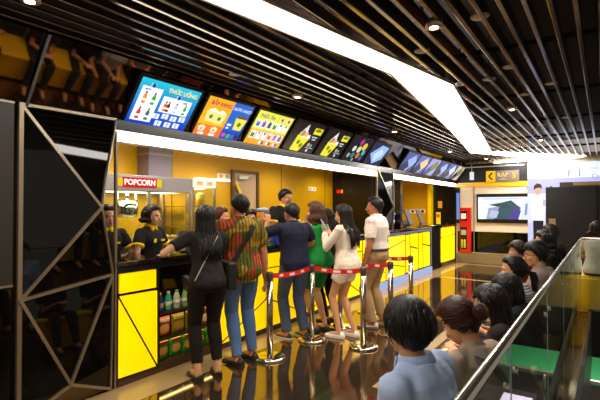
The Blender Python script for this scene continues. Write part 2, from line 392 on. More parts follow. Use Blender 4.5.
def snacks():
    def pouch(name, lab, cat, grp, c, c2, c3, W, H_, loc):
        t = thing(name, lab, cat, loc, group=grp)
        rs = []
        for k in range(9):
            z = k / 8; d = .03 * math.sin(math.pi * min(1, max(0, z * .9 + .1))) ** .6 + .002; ww = W / 2 * (1 - .04 * math.sin(math.pi * z))
            rs.append([(d * math.sin(a), ww * math.cos(a), z * H_) for a in [2 * math.pi * i / 14 for i in range(14)]])
        b = MB(); b.rings(rs); b.obj('pouch', mat(name + c, c, .28), t, True)
        b = MB(); b.ell((.022, 0, H_ * .42), Matrix.Identity(3), .012, W * .36, H_ * .27, 14, 8); b.obj('picture', mat(name + c2, c2, .35), t, True)
        b = MB(); b.box((.012, -W * .36, H_ * .76), (.03, W * .36, H_ * .9)); b.obj('title_band', mat(name + c3, c3, .35), t)
        return t
    g = pouch('snack_bag', 'green snack bag standing on the bottom lit shelf', 'snack bag', 'green snack bags on the bottom shelf', '2c9a24', 'd8993a', 'c81e14', .15, .185, (XC - .07, 2.76, .09))
    for i in range(1, 5): c = copy_tree(g); c.location = (XC - .07, 2.76 + .155 * i if i < 5 else 0, .09)
    g = None
    cols = [('c83a12', 'e8b050', 'f4e6c0'), ('8a6a10', 'b0842a', 'f0d040'), ('8f7a1a', '6c4a1a', 'e8c040'), ('a85a14', 'e8c070', 'd02818')]
    names = ['red and orange snack box first on the middle shelf', 'dull gold snack box second on the middle shelf', 'olive gold snack box third on the middle shelf', 'brown orange snack box last on the middle shelf']
    for i, ((a, b_, c_), nm) in enumerate(zip(cols, names)):
        pouch('snack_box', nm, 'snack box', 'snack boxes on the middle shelf', a, b_, c_, .165, .19, (XC - .07, 2.77 + .178 * i, .30))
    bc = ['2c4a9a', '4fae9a', 'd6d8c0', '9ac86a', '3f8f4a', 'c43a20', 'd9d070']
    bn = ['dark blue', 'teal', 'cream', 'light green', 'green', 'red', 'pale yellow']
    for i, (c, nm) in enumerate(zip(bc, bn)):
        t = thing('snack_jar', nm + ' drink pack with a pale cap on the top lit shelf', 'drink pack', (XC - .07, 2.73 + .103 * i, .545), group='drink packs on the top shelf')
        b = MB(); b.lathe((0, 0, 0), [(.034, 0), (.036, .02), (.034, .11), (.02, .15), (.014, .16)], 16); b.obj('bottle', mat('jar' + c, c, .2), t, True)
        b = MB(); b.lathe((0, 0, .04), [(.0368, 0), (.0368, .045)], 16); b.obj('sticker', mat('jarlab', 'e8e2c0', .4), t, True)
        b = MB(); b.lathe((0, 0, .16), [(.016, 0), (.016, .02)], 12); b.obj('cap', mat('jarcap' + str(i % 3), ('e8c020', 'e9e2d6', '7ac04a')[i % 3], .4), t, True)
snacks()
def counter2():
    t = thing('end_counter', 'short yellow counter with black side beside the red fire cabinet', 'counter', (0, 0, 0))
    b = MB(); b.box((XC - .55, 11.36, 1.03), (XC + .03, 12.72, 1.07)); b.obj('countertop', M_top, t, bevel=.004)
    b = MB(); b.box((XC - .52, 11.4, .0), (XC - .03, 12.66, 1.029)); b.obj('carcass', M_black, t)
    for pts in ([(11.42, .76), (12.64, .8), (12.64, 1.02), (11.42, 1.02)], [(11.42, .76), (11.42, .1), (11.6, .1), (11.5, .765)], [(11.5, .765), (11.6, .1), (12.64, .1), (12.64, .8)]):
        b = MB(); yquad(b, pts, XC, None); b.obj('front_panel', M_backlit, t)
    b = MB(); b.box((XC - .5, 11.42, 0), (XC + .01, 12.64, .09)); b.obj('plinth', M_kick, t)
counter2()

# ------------------------------------------------------------------ menu screens
Tn = Vector((.35, 0, -.27)).normalized()     # outward normal of the leaning screens (toward the hall and down)
Tv = Vector((.27, 0, .35)).normalized()      # up along the screen
TU = Vector((0, 1, 0))
SW, SH = .655, .442
class Gfx:
    def __init__(s): s.b = MB(); s.k = 0
    def P(s, u, v): return Vector((0, u * SW, 0)) + Tv * (v * SH) + Tn * (.002 + s.k * .0004)
    def poly(s, pts, c, e=1.0):
        s.k += .25; s.b.add([s.P(u, v) for u, v in pts], [tuple(range(len(pts)))], glow(c, e))
    def rect(s, u0, v0, u1, v1, c, e=1.0): s.poly([(u0, v0), (u1, v0), (u1, v1), (u0, v1)], c, e)
    def bottle(s, u, v, h, c, cap='202020'):
        w = h * .22
        s.poly([(u - w / 2, v), (u + w / 2, v), (u + w / 2, v + h * .6), (u + w * .2, v + h * .8), (u - w * .2, v + h * .8), (u - w / 2, v + h * .6)], c)
        s.rect(u - w * .2, v + h * .8, u + w * .2, v + h, cap); s.rect(u - w / 2, v + h * .2, u + w / 2, v + h * .4, 'e8e8e0')
    def disc(s, u, v, r, c, n=14): s.poly([(u + r * math.cos(6.283 * i / n) * SH / SW, v + r * math.sin(6.283 * i / n)) for i in range(n)], c)
    def cup(s, u, v, w, h, c, top='f4efd8'):
        s.disc(u - w * .22, v + h * 1.0, h * .22, top, 9); s.disc(u + w * .22, v + h * 1.02, h * .22, top, 9); s.disc(u, v + h * 1.12, h * .24, top, 9)
        s.poly([(u - w * .34, v), (u + w * .34, v), (u + w / 2, v + h), (u - w / 2, v + h)], c)
        s.disc(u, v + h * .5, h * .2, '5a7a1a', 9)
def screen(y, lab, draw, texts=(), bg='101018'):
    t = thing('menu_screen', lab, 'screen', (XC, y, 2.30), group='leaning menu screens over the counters')
    b = MB(); c = Vector((0, SW / 2, 0)) + Tv * (SH / 2) - Tn * .022
    b.obox(c, TU, Tv, Tn, SW / 2 + .03, SH / 2 + .024, .022); b.obj('bezel', mat('screen_bezel', '0c0a09', .25), t, bevel=.004)
    b = MB(); b.obox(Vector((0, SW / 2, 0)) - Tv * .012 + Tn * .008, TU, Tv, Tn, SW / 2 + .01, .008, .008); b.obj('lower_ledge', M_champ, t)
    b = MB(); b.obox(c - Tn * .045, TU, Tv, Tn, .1, .1, .022); b.obj('bracket', M_black, t)
    g = Gfx(); g.rect(0, 0, 1, 1, bg); draw(g); g.b.obj('display', None, t)
    for (s, u, v, size, col) in texts:
        O = Vector((0, u * SW, 0)) + Tv * (v * SH) + Tn * .0062
        textobj('lettering', s, size, frameM(O, TU, Tv, TU.cross(Tv)), glow(col, 1.0), t, bold=.0012)
    return t
def d1(g):
    for i in range(12):
        k = i / 11; c = '%02x%02x%02x' % (int(10 + 25 * k), int(60 + 125 * k), int(190 + 25 * k)); g.rect(0, i / 12, 1, (i + 1) / 12, c)
    g.rect(.05, .08, .37, .84, 'f2f4f8'); g.rect(.42, .36, .92, .72, 'f2f4f8')
    for u, v, c in ((.14, .47, 'e08a28'), (.28, .47, '35a53a'), (.14, .12, 'c8383a'), (.28, .12, '3a6a6c')): g.bottle(u, v, .27, c)
    for u, c in ((.5, 'e0662a'), (.55, '502018'), (.68, 'b8c8e8'), (.84, '2fa53a')): g.bottle(u, .39, .24, c)
    for u, v in ((.42, .19), (.57, .22), (.72, .2), (.87, .22), (.5, .04), (.66, .04), (.81, .05)): g.rect(u - .055, v, u + .055, v + .12, 'dfe6f2'); g.bottle(u, v + .01, .1, '4a9a58')
    for u, v in ((.2, .88), (.66, .75)): g.disc(u, v, .045, '1a3aa0')
def d2(g):
    g.rect(0, 0, .56, 1, 'f2a81c'); g.rect(0, 0, .56, .3, 'ee7428'); g.poly([(0, .3), (.56, .3), (.4, .55), (0, .5)], 'f4b41e'); g.rect(.56, 0, 1, 1, '1a60c8'); g.rect(.56, 0, 1, .25, '1648b0')
    g.cup(.2, .38, .26, .27, 'dfe08a'); g.cup(.38, .36, .26, .27, 'dfe08a'); g.cup(.12, .12, .16, .12, 'e8d8b0', 'f4e2c0'); g.cup(.38, .12, .16, .12, 'e8d8b0', 'f4e2c0')
    g.rect(.08, .03, .2, .09, 'ffffff'); g.rect(.32, .03, .44, .09, 'ffffff')
    g.cup(.86, .3, .27, .32, 'e2dc50', '6a4a3a'); g.rect(.6, .38, .69, .44, 'f4f4ff'); g.rect(.6, .3, .66, .34, 'f4f4ff')
    g.disc(.63, .12, .06, 'e04aa0'); g.disc(.74, .1, .07, '3ab06a'); g.rect(.8, .05, .87, .16, '5a5ab8'); g.rect(.9, .04, .97, .17, '2a2a50')
def d3(g):
    g.rect(0, 0, 1, .45, 'f2a020'); g.rect(0, .45, 1, 1, 'd9dc3a'); g.rect(0, .72, .55, .98, 'e6e640')
    random.seed(3); cs = ['3a6ab8', '4a8a48', 'e05a28', '6858b8', 'f4f4f4', 'b86ab0', '38506a', 'e8e8e8']
    for r, v in enumerate((.55, .22)):
        for i in range(6):
            u = .05 + i * .155; g.rect(u, v - .04, u + .13, v + .2, 'f0f0ea'); g.rect(u + .02, v, u + .11, v + .15, cs[(i * 3 + r) % 8]); g.rect(u + .04, v + .12, u + .09, v + .19, cs[(i + 4) % 8])
    for u in (.62, .82): g.rect(u, .8, u + .14, .95, 'e8d8a0'); g.disc(u + .07, .87, .05, '8a5a2a')
    for u in (.4, .6, .8): g.disc(u, .1, .05, 'f4f4f4'); g.rect(u + .03, .06, u + .1, .14, '5a4a8a')
def d45(g, k=0):
    g.poly([(.2, .05), (.5, .0 + .03), (.66, .55), (.36 - .0, .62), (.22, .58)], 'dcd830'); g.poly([(.24, .62), (.42, .98), (.5, .6)], 'd8dce8'); g.poly([(.5, .6), (.62, .66), (.66, .52), (.3, .52)], 'e8e8e0')
    g.disc(.36, .66, .1, 'b8884a'); g.disc(.48, .64, .09, 'd8b070'); g.disc(.35, .35, .08, '6a7a10'); g.disc(.48, .25, .08, '6a7a10')
    g.rect(.68, .7, .97, .92, 'e0d820'); g.rect(.72, .8, .92, .84, '3a3a10')
    g.rect(.7, .58, .9, .62, 'b8c0d8'); g.rect(.74, .5, .88, .54, 'b8c0d8'); g.disc(.74, .32, .07, 'c89a4a'); g.disc(.84, .3, .06, '4aa0b0'); g.disc(.78, .12, .05, 'c8d4e8'); g.rect(.68, .2, .95, .23, '9aa4c0')
def d6(g):
    for u, v, r, c in ((.5, .85, .13, 'a02888'), (.3, .55, .12, 'c8ccd8'), (.55, .55, .14, 'c8d0a0'), (.75, .7, .16, 'd8b838'), (.85, .45, .12, '38a8c0'), (.4, .28, .12, '3a7a68'), (.65, .3, .13, 'c86a38'), (.2, .25, .1, '8898b0'), (.85, .2, .1, '3a58a0'), (.5, .1, .07, '8898b0')): g.disc(u, v, r, c)
def d7(g):
    g.rect(0, 0, 1, 1, '1a2440'); g.poly([(.1, .5), (.5, .95), (.95, .9), (.9, .35), (.5, .08)], '8fb4e8'); g.poly([(.3, .5), (.6, .8), (.85, .6), (.5, .2)], 'c6daf4')
    for i in range(4): g.poly([(.2 + .12 * i, .45 - .05 * i), (.22 + .12 * i, .45 - .05 * i), (.5 + .12 * i, .8 - .05 * i), (.48 + .12 * i, .8 - .05 * i)], '5a7ab8')
screen(2.29, 'menu screen on blue listing bottled drinks, nearest of the row', d1, [('THỨC UỐNG', .7, .86, .055, 'f4e060'), ('25K', .2, .885, .03, 'ffffff'), ('25K', .66, .755, .03, 'ffffff'), ('NƯỚC', .14, .78, .02, '2a3a80'), ('SUỐI', .8, .66, .02, '2a3a80')])
screen(3.06, 'menu screen half orange half blue showing popcorn tubs', d2, [('BẮP RANG', .3, .86, .06, 'a01858'), ('NƯỚC NGỌT', .79, .84, .045, 'c8d8ff'), ('LỚN', .1, .055, .02, 'e06020')], 'f2a81c')
screen(3.83, 'menu screen on yellow and orange with rows of small packs', d3, [('THỨC ĂN', .27, .86, .06, '1a4aa8')])
screen(4.59, 'black menu screen with one yellow popcorn bag beside the orange pack menu', lambda g: d45(g), [('COMBO 1', .825, .87, .03, '2a2a08')])
screen(5.36, 'black menu screen with a yellow popcorn bag, second of the black pair', lambda g: d45(g, 1), [('COMBO 2', .825, .87, .03, '2a2a08')])
screen(6.13, 'dark menu screen crowded with colourful snack pictures', d6)
screen(6.88, 'menu screen showing a pale blue tilted block next to the second pillar', d7)
def far_reflections(k):  # glowing polygons paint the bluish reflections on the mirror-like far screens
    a, b_, c_ = [('3a4a88', '7a9ad0', '26305a'), ('4a5aa0', 'd8b070', '1c2648'), ('8a90c8', '6a6a28', '3a4a80'), ('2f3f80', '8aa8e0', '141c38'), ('4860a8', 'b8c8f0', '1a2448'), ('c8b898', '7a7060', '2a2c50')][k]
    def d(g):
        g.rect(0, 0, 1, 1, a, 1.1); g.poly([(0, .2), (.35, .65), (.6, .3), (.4, 0), (0, 0)], c_, .8); g.poly([(.3, .6), (.7, .95), (1, .6), (.7, .25)], b_, 1.2)
        g.poly([(.5, .1), (.9, .5), (.95, .45), (.6, .05)], 'c8d4f0', .6)
    return d
fl = ['blue screen just past the second pillar', 'blue and tan screen second past the second pillar', 'lavender and olive screen third past the second pillar', 'deep blue screen fourth past the second pillar', 'pale blue screen next to last toward the far wall', 'tan screen at the far wall end of the row']
for k in range(6): screen(8.46 + .73 * k, fl[k], far_reflections(k))
# frames leaning out between the screens reflect the hall

# ------------------------------------------------------------------ inside the booths
def door():
    d = MB(); d.box((-5.1, 5.42, 0), (-5.07, 5.98, 2.12)); o = struct(d.obj('door_2', mat('cream_door', 'c9ab86', .4)))
    f = MB(); f.box((-5.1, 5.36, 0), (-5.05, 5.42, 2.17)); f.box((-5.1, 5.98, 0), (-5.05, 6.04, 2.17)); f.box((-5.1, 5.42, 2.12), (-5.05, 5.98, 2.17)); f.obj('door_frame', mat('bronze_frame', '6f5836', .3, .6), o)
    f = MB(); f.box((-5.07, 5.5, 2.02), (-5.03, 5.72, 2.07)); f.bar((-5.04, 5.6, 2.07), (-5.03, 5.9, 2.09), .015, .015); f.obj('door_closer', M_steel, o)
    f = MB(); f.bar((-5.055, 5.44, 1.98), (-5.055, 5.6, 1.72), .05, .012); f.obj('yellow_stripe', M_yellow2, o)
    f = MB(); f.bar((-5.054, 5.42, 1.9), (-5.054, 5.56, 1.66), .035, .012); f.obj('brown_stripe', mat('brown_stripe', '5a3a20', .4), o)
door()
def popcorn_machine():
    t = thing('popcorn_machine', 'steel and glass popcorn machine with red POPCORN sign on its header', 'popcorn machine', (-4.45, 2.62, 0))
    L = 1.32
    b = MB(); b.box((-.62, 0, 0), (0, L, .92)); b.obj('cabinet', mat('machine_cabinet', '8f8a84', .35, .6), t)
    b = MB(); b.box((-.62, -.02, .92), (.03, L + .02, 1.0)); b.box((-.6, 0, 1.0), (.0, L, 1.14)); b.obj('kettle_tray', M_steel, t, bevel=.006)
    b = MB(); b.box((-.62, -.01, 1.735), (.02, L + .01, 1.92)); b.obj('header', mat('header_steel', 'b8b6b8', .4, .15), t, bevel=.006)
    for x, y in ((-.03, 0), (-.03, .66), (-.03, L - .04), (-.62, 0), (-.62, L - .04)):
        b = MB(); b.box((x, y, 1.14), (x + .03, y + .04, 1.735)); b.obj('frame_post', M_steel, t)
    b = MB(); b.box((-.014, .04, 1.15), (-.008, .66, 1.73)); b.box((-.014, .7, 1.15), (-.008, L - .04, 1.73)); b.obj('glass_front', M_glass, t)
    b = MB(); b.lathe((-.3, .58, 1.42), [(.02, .0), (.11, .01), (.13, .06), (.13, .17), (.1, .2), (.03, .21)], 24); b.tube([(-.3, .58, 1.63), (-.3, .58, 1.735)], .02); b.tube([(-.3, .45, 1.5), (-.3, .45, 1.735)], .012); b.tube([(-.3, .7, 1.5), (-.3, .7, 1.735)], .012); b.obj('kettle', M_chrome, t, True)
    b = MB(); b.box((.02, .3, 1.775), (.032, .76, 1.888)); s = b.obj('sign', glow('c81414', .9), t)
    O = Vector((.0335, .53, 1.831)); M = frameM(O, Vector((0, 1, 0)), Vector((0, 0, 1)), Vector((1, 0, 0)))
    textobj('lettering', 'POPCORN', .088, M, glow('fff4e8', 1.4), s, bold=.002)
    for y in (.265, .795): b = MB(); b.obox((.03, y, 1.83), Vector((0, 1, 0)), Vector((0, 0, 1)), Vector((1, 0, 0)), .035, .045, .006); b.obox((.038, y, 1.845), Vector((0, 1, 0)), Vector((0, 0, 1)), Vector((1, 0, 0)), .024, .018, .002, None); b.obj('popcorn_picture', glow('e8c818', .8), s)
    # heap of popcorn in the tray
    random.seed(5); b = MB()
    for i in range(260):
        y = random.uniform(.06, L - .06); x = random.uniform(-.55, -.04); h = .06 * (1 - abs(y - .7) / .9) + random.uniform(0, .03)
        b.ell((x, y, 1.145 + h * .6), Euler((random.random() * 3, random.random() * 3, 0)).to_matrix(), .018, .014, .012, 6, 4)
    o = b.obj('popcorn_heap', mat('popcorn', 'f0cf70', .7), t, True); o['kind'] = 'stuff'
    t2 = thing('popcorn_warmer', 'small lit glass popcorn warmer with white header beside the popcorn machine', 'warming cabinet', (-4.45, 3.97, 0))
    L = .42
    b = MB(); b.box((-.6, 0, 0), (0, L, 1.0)); b.obj('cabinet', mat('machine_cabinet', '8f8a84', .35, .6), t2)
    b = MB(); b.box((-.6, 0, 1.81), (.0, L, 1.925)); b.obj('header', glow('f4e6d0', 1.0), t2)
    for y in (.0, L - .025):
        for x in (-.025, -.6): b = MB(); b.box((x, y, 1.0), (x + .025, y + .025, 1.81)); b.obj('frame_post', M_champ, t2)
    for z in (1.28, 1.55): b = MB(); b.box((-.57, .02, z), (-.02, L - .02, z + .012)); b.obj('shelf', mat('shelf_gold', 'b08a30', .3, .5), t2)
    b = MB(); b.box((-.012, .025, 1.0), (-.007, L - .025, 1.81)); b.obj('glass_front', M_glass, t2)
    for y in (.12, .28): b = MB(); b.lathe((.003, y, 1.868), [(.0, -.02), (.0, .02)], 3); 
    b = MB(); b.obox((.003, .12, 1.868), Vector((0, 1, 0)), Vector((0, 0, 1)), Vector((1, 0, 0)), .05, .025, .002); b.obox((.003, .3, 1.868), Vector((0, 1, 0)), Vector((0, 0, 1)), Vector((1, 0, 0)), .05, .025, .002); b.obj('header_picture', glow('e8b070', .9), t2)
    # tubs in the warmer
    k = 0
    for z in (1.0, 1.292, 1.562):
        for y in (.12, .29):
            t3 = thing('popcorn_tub', 'yellow popcorn tub inside the lit glass warmer', 'popcorn tub', (-4.62, 3.97 + y, z + .001), group='popcorn tubs in the warmer')
            b = MB(); b.lathe((0, 0, 0), [(.05, 0), (.068, .15)], 18); b.obj('tub', mat('tub_yellow', 'e8b81c', .4), t3, True)
            b = MB(); b.ell((0, 0, .155), Matrix.Identity(3), .062, .062, .03, 12, 6); b.obj('popcorn', mat('popcorn', 'f0cf70', .7), t3, True)
popcorn_machine()
lamp('popcorn_lamp', 'AREA', (-4.72, 3.28, 1.728), 9, (1, .85, .6), .35, sy=1.1); lamp('warmer_lamp', 'AREA', (-4.75, 4.18, 1.8), 4, (1, .8, .5), .3)
def booth_bits():
    # exhaust duct
    t = thing('exhaust_duct', 'grey steel exhaust duct on the yellow wall above the popcorn machine', 'duct', (-5.09, 3.58, 1.93))
    b = MB(); b.box((0, 0, 0), (.24, .37, .667)); b.obj('duct', mat('duct_grey', '8a8290', .35, .6), t); b = MB(); b.box((-.0, -.01, .3), (.25, .38, .33)); b.obj('flange', M_steel, t)
    # switch plates
    for (x, y, z, lab) in ((-5.1, 7.84, 1.93, 'white twin switch plate high on the yellow wall'), (-5.1, 6.36, 1.44, 'white socket plate on the yellow wall behind the cashier'), (-5.1, 5.2, 2.05, 'small white box above the cream door side')):
        t = thing('switch_plate', lab, 'switch', (x, y, z)); b = MB(); b.box((0, -.15, -.045), (.012, .15, .045)); b.obj('plate', mat('plate_white', 'efe6d8', .4), t, bevel=.003)
        for d in (-.07, .07): b = MB(); b.box((.0125, d - .035, -.025), (.016, d + .035, .025)); b.obj('rocker', mat('rocker_orange', 'd89a60', .4), t)
    t = thing('socket_plate', 'row of white sockets on the end wall above the far screens', 'socket', (-4.6, YF - .021, 1.42)); b = MB(); b.box((-.24, -.014, -.06), (.24, -.001, .06)); b.obj('plate', mat('plate_white', 'efe6d8', .4), t)
    for d in (-.15, 0, .15): b = MB(); b.box((d - .04, -.018, -.035), (d + .04, -.0145, .035)); b.obj('socket', M_black, t)
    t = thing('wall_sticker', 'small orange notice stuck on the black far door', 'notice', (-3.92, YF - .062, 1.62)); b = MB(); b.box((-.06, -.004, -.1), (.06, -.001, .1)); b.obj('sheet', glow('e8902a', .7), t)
    t = thing('red_sign', 'small glowing red sign on the black partition', 'sign', (-4.98, 8.698, 1.90)); b = MB(); b.box((-.0, -.02, -.04), (.12, -.001, .04)); b.obj('box', glow('d81a10', .9), t); b = MB(); b.box((.12, -.02, -.04), (.15, -.001, .04)); b.obj('end_cap', glow('e8b020', .7), t)
    # shelf between booth wall and machine
    t = thing('wall_shelf_light', 'thin white light tube on the yellow wall beside the warmer', 'lamp', (-5.09, 4.55, 1.98)); b = MB(); b.tube([(.03, 0, 0), (.03, .75, 0)], .018, 10); b.obj('tube', glow('fff0d0', 2), t, True)
    for y in (.05, .7): b = MB(); b.box((0, y, -.015), (.025, y + .03, .015)); b.obj('clip', M_steel, t)
booth_bits()

def pos(name, lab, x, y, z, rz, w_=.3, h_=.24, tilt=25, screen_c='2a3040', stand=.14, cat='monitor', group=None, shell='1a1817'):
    t = thing(name, lab, cat, (x, y, z), rz, group)
    b = MB(); b.lathe((0, 0, 0), [(.09, 0), (.09, .012), (.03, .02), (.022, .03), (.022, stand)], 20); b.obj('stand', mat('pos_' + shell, shell, .35), t, True)
    R = Euler((math.radians(-tilt), 0, 0)).to_matrix(); c = Vector((0, 0, stand + h_ * .4))
    U, V, W = R @ Vector((1, 0, 0)), R @ Vector((0, 0, 1)), R @ Vector((0, 1, 0))
    b = MB(); b.obox(c, U, V, W, w_ / 2, h_ / 2, .016); b.obj('housing', mat('pos_' + shell, shell, .35), t, bevel=.005)
    b = MB(); b.obox(c + W * .0175, U, V, W, w_ / 2 - .014, h_ / 2 - .014, .001); b.obj('display', glow(screen_c, 1), t)
    return t
pos('cash_register', 'black till monitor leaning beside the woman in black', -3.66, 3.2, 1.076, math.radians(60), .2, .17, 48, stand=.08)
pos('cash_monitor', 'grey backed till screen at the end of the long counter', -3.62, 9.55, 1.076, math.radians(95), .34, .36, 22, shell='5a5450', stand=.1)
pos('cash_monitor', 'grey backed till screen over the gap side of the long counter', -3.62, 10.3, 1.076, math.radians(95), .32, .36, 22, shell='5a5450', stand=.1)
pos('cash_register', 'black till terminal beside the first grey backed screen', -3.75, 8.75, 1.076, math.radians(80), .4, .2, 50, stand=.05)
pos('ticket_printer', 'black ticket terminal between the grey backed screens', -3.85, 9.95, 1.076, math.radians(80), .3, .16, 45, stand=.03, cat='printer')
def bits():
    t = thing('counter_sign', 'small yellow and red price sign standing on the end counter', 'sign', (-3.62, 11.7, 1.07), math.radians(-50))
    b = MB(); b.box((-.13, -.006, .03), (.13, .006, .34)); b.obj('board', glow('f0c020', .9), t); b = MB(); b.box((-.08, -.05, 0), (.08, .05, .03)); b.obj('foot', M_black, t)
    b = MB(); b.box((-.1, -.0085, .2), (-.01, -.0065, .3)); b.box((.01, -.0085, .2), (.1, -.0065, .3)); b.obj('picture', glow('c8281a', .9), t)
    t = thing('storage_crate', 'bright blue plastic crate on the counter beside the cashier', 'crate', (-3.85, 5.05, 1.076))
    b = MB(); b.box((-.14, -.2, 0), (.14, .2, .02)); b.box((-.14, -.2, .02), (-.125, .2, .16)); b.box((.125, -.2, .02), (.14, .2, .16)); b.box((-.125, -.2, .02), (.125, -.185, .16)); b.box((-.125, .185, .02), (.125, .2, .16)); b.obj('tray', mat('blue_plastic', '1646c0', .35), t)
    b = MB(); b.box((-.16, -.22, .16), (.16, .22, .175)); b.obj('rim', mat('blue_plastic', '1646c0', .35), t)
    t = thing('receipt', 'small white paper slip lying on the black counter top', 'paper', (-3.6, 2.84, 1.077), .4); b = MB(); b.box((-.04, -.07, 0), (.04, .07, .002)); b.obj('sheet', M_white, t)
    t = thing('drink_dispenser', 'silver drink dispenser with orange tank behind the patterned shirt', 'dispenser', (-3.9, 4.72, 1.076))
    b = MB(); b.box((-.12, -.13, 0), (.12, .13, .06)); b.box((-.12, -.1, .06), (-.04, .1, .3)); b.obj('base', M_steel, t, bevel=.006)
    b = MB(); b.lathe((.02, 0, .24), [(.07, 0), (.085, .02), (.085, .16), (.07, .18)], 20); b.obj('tank', mat('orange_tank', 'd88a30', .15), t, True)
    b = MB(); b.lathe((.02, 0, .42), [(.088, 0), (.088, .03), (.03, .045)], 20); b.obj('lid', mat('steel_blue_lid', '9fb4d0', .3), t, True)
    # blue standee near the second pillar
    t = thing('promotional_standee', 'blue and white promotional cup figure beside the second pillar', 'standee', (-3.62, 8.42, 1.076))
    b = MB(); b.lathe((0, 0, 0), [(.09, 0), (.13, .32)], 20); b.obj('cup', mat('blue_cup', '2a4ab0', .35), t, True); b = MB(); b.lathe((0, 0, .12), [(.113, 0), (.128, .09)], 20); b.obj('white_band', M_white, t, True); b = MB(); b.lathe((0, 0, .32), [(.14, 0), (.14, .02), (.09, .07)], 20); b.obj('lid', M_white, t, True)
bits()

# ------------------------------------------------------------------ far wall pieces
def far_wall():
    t = thing('wall_television', 'wide black framed television on the beige far wall', 'television', (-2.91, YF - .001, 1.12))
    b = MB(); b.box((0, -.07, 0), (1.42, 0, .79)); b.obj('frame', mat('tv_frame', '0c0b0b', .2), t, bevel=.004)
    g = MB()
    def R(u0, v0, u1, v1, c, k): g.add([(.04 + u * 1.34, -.0705 - k * .0006, .1 + v * .6) for u, v in ((u0, v0), (u1, v0), (u1, v1), (u0, v1))], [(0, 1, 2, 3)], glow(c, 1))
    def Pp(pts, c, k): g.add([(.04 + u * 1.34, -.0705 - k * .0006, .1 + v * .6) for u, v in pts], [tuple(range(len(pts)))], glow(c, 1))
    R(0, 0, 1, 1, 'd4def0', 0); Pp([(0, 0), (.1, 0), (.18, .8), (.0, .9)], 'eef0f4', 1); Pp([(.16, 0), (.5, 0), (.62, .35), (.45, .6), (.2, .5)], '8896b8', 1)
    Pp([(.3, .0), (.62, 0), (.8, .5), (.62, .85), (.45, .75)], '33505c', 2); Pp([(.2, .65), (.45, .75), (.62, .6), (.5, .5)], '3a4a48', 3); Pp([(.55, 0), (.75, 0), (.8, .4), (.68, .5)], '4a3f88', 3)
    Pp([(.2, .1), (.35, .05), (.4, .35), (.25, .4)], 'a8b4d0', 3); Pp([(.8, 0), (1, 0), (1, .8), (.85, .85)], 'c6d0e6', 3); Pp([(.86, .2), (.9, .2), (.92, .7), (.88, .7)], '7888a8', 4); R(.1, .9, .75, .94, 'b0b8d0', 4)
    g.obj('display', None, t)
    t = thing('direction_sign', 'yellow and grey sign with arrow reading RAP 5', 'sign', (-2.66, YF - .036, 2.24))
    b = MB(); b.box((0, -.03, 0), (.24, 0, .29)); b.obj('arrow_panel', glow('f0b800', .9), t)
    b = MB(); b.box((.24, -.03, 0), (.82, 0, .29)); b.obj('text_panel', mat('sign_grey', '6e6258', .4), t)
    b = MB(); b.bar((.16, -.032, .24), (.07, -.032, .145), .04, .004, up=(0, 1, 0)); b.bar((.16, -.032, .05), (.07, -.032, .145), .04, .004, up=(0, 1, 0)); b.obj('arrow', M_black, t)
    def FM(x, z): return frameM(Vector((x, -.032, z)), Vector((1, 0, 0)), Vector((0, 0, 1)), Vector((0, -1, 0)))
    textobj('lettering', 'RẠP', .15, FM(.42, .17), glow('f0c060', 1), t, bold=.004); textobj('lettering', 'CINEMA', .05, FM(.42, .055), glow('e8d8d0', .9), t); textobj('lettering', '5', .2, FM(.7, .145), glow('f0c030', 1), t, bold=.004)
    t = thing('exit_fitting', 'small white fitting on a stem above the yellow band', 'light fitting', (-3.02, YF - .12, 2.3)); b = MB(); b.box((-.05, -.03, 0), (.05, .03, .22)); b.obj('body', glow('e8e6f0', .8), t); b = MB(); b.tube([(0, 0, .22), (0, 0, .46)], .01); b.obj('stem', M_steel, t)
    t = thing('ceiling_rail', 'thin white rail crossing under the slats near the far wall', 'rail', (0, 0, 0)); b = MB(); b.tube([(-3.4, 12.4, 2.62), (-1.66, 12.4, 2.62)], .015, 8)
    for x in (-3.2, -1.8): b.tube([(x, 12.4, 2.62), (x, 12.4, 2.8)], .006, 6)
    b.obj('rail', mat('rail_white', 'cfc8bc', .3), t, True)
    # red fire cabinet
    t = thing('fire_cabinet', 'tall red fire hose cabinet with two window panels on the far wall', 'fire cabinet', (-3.36, YF - .001, .27))
    b = MB(); b.box((0, -.12, 0), (.3, 0, 1.26)); b.obj('body', M_red, t, bevel=.006)
    for z0, z1, nm in ((.9, 1.16, 'hose_window'), (.1, .72, 'extinguisher_window')): b = MB(); b.box((.02, -.124, z0), (.2, -.1205, z1)); b.obj(nm, M_bg, t)
    b = MB(); b.box((.04, -.129, .95), (.18, -.1245, 1.1)); b.obj('white_notice', M_white, t)
    for x in (.07, .14): b = MB(); b.lathe((x, -.13, .14), [(.025, 0), (.028, .02), (.028, .2), (.01, .24)], 12); b.obj('extinguisher', mat('lime_bottle', 'b8b83a', .3), t, True)
    b = MB(); b.box((.04, -.129, .5), (.18, -.1245, .64)); b.obj('grey_notice', mat('notice_grey', 'a8a098', .4), t)
    # narrow blue screen at the far wall corner
    t = thing('poster_screen', 'narrow blue lit poster between end counter and fire cabinet', 'poster', (-3.45, YF - .001, 1.1)); b = MB(); b.box((-.02, -.04, 0), (.08, 0, 1.0)); b.obj('frame', M_black, t); b = MB(); b.box((-.01, -.046, .1), (.075, -.0405, .85)); b.obj('display', glow('6f88cc', .9), t)
    # billboard
    t = thing('lightbox_billboard', 'large white lit billboard with a couple and pale lettering', 'billboard', (-1.64, YF - .001, 0))
    b = MB(); b.box((0, -.08, 0), (3.8, 0, 2.66)); b.obj('box', mat('lightbox_edge', '9aa0c0', .4), t)
    b = MB(); n = 14
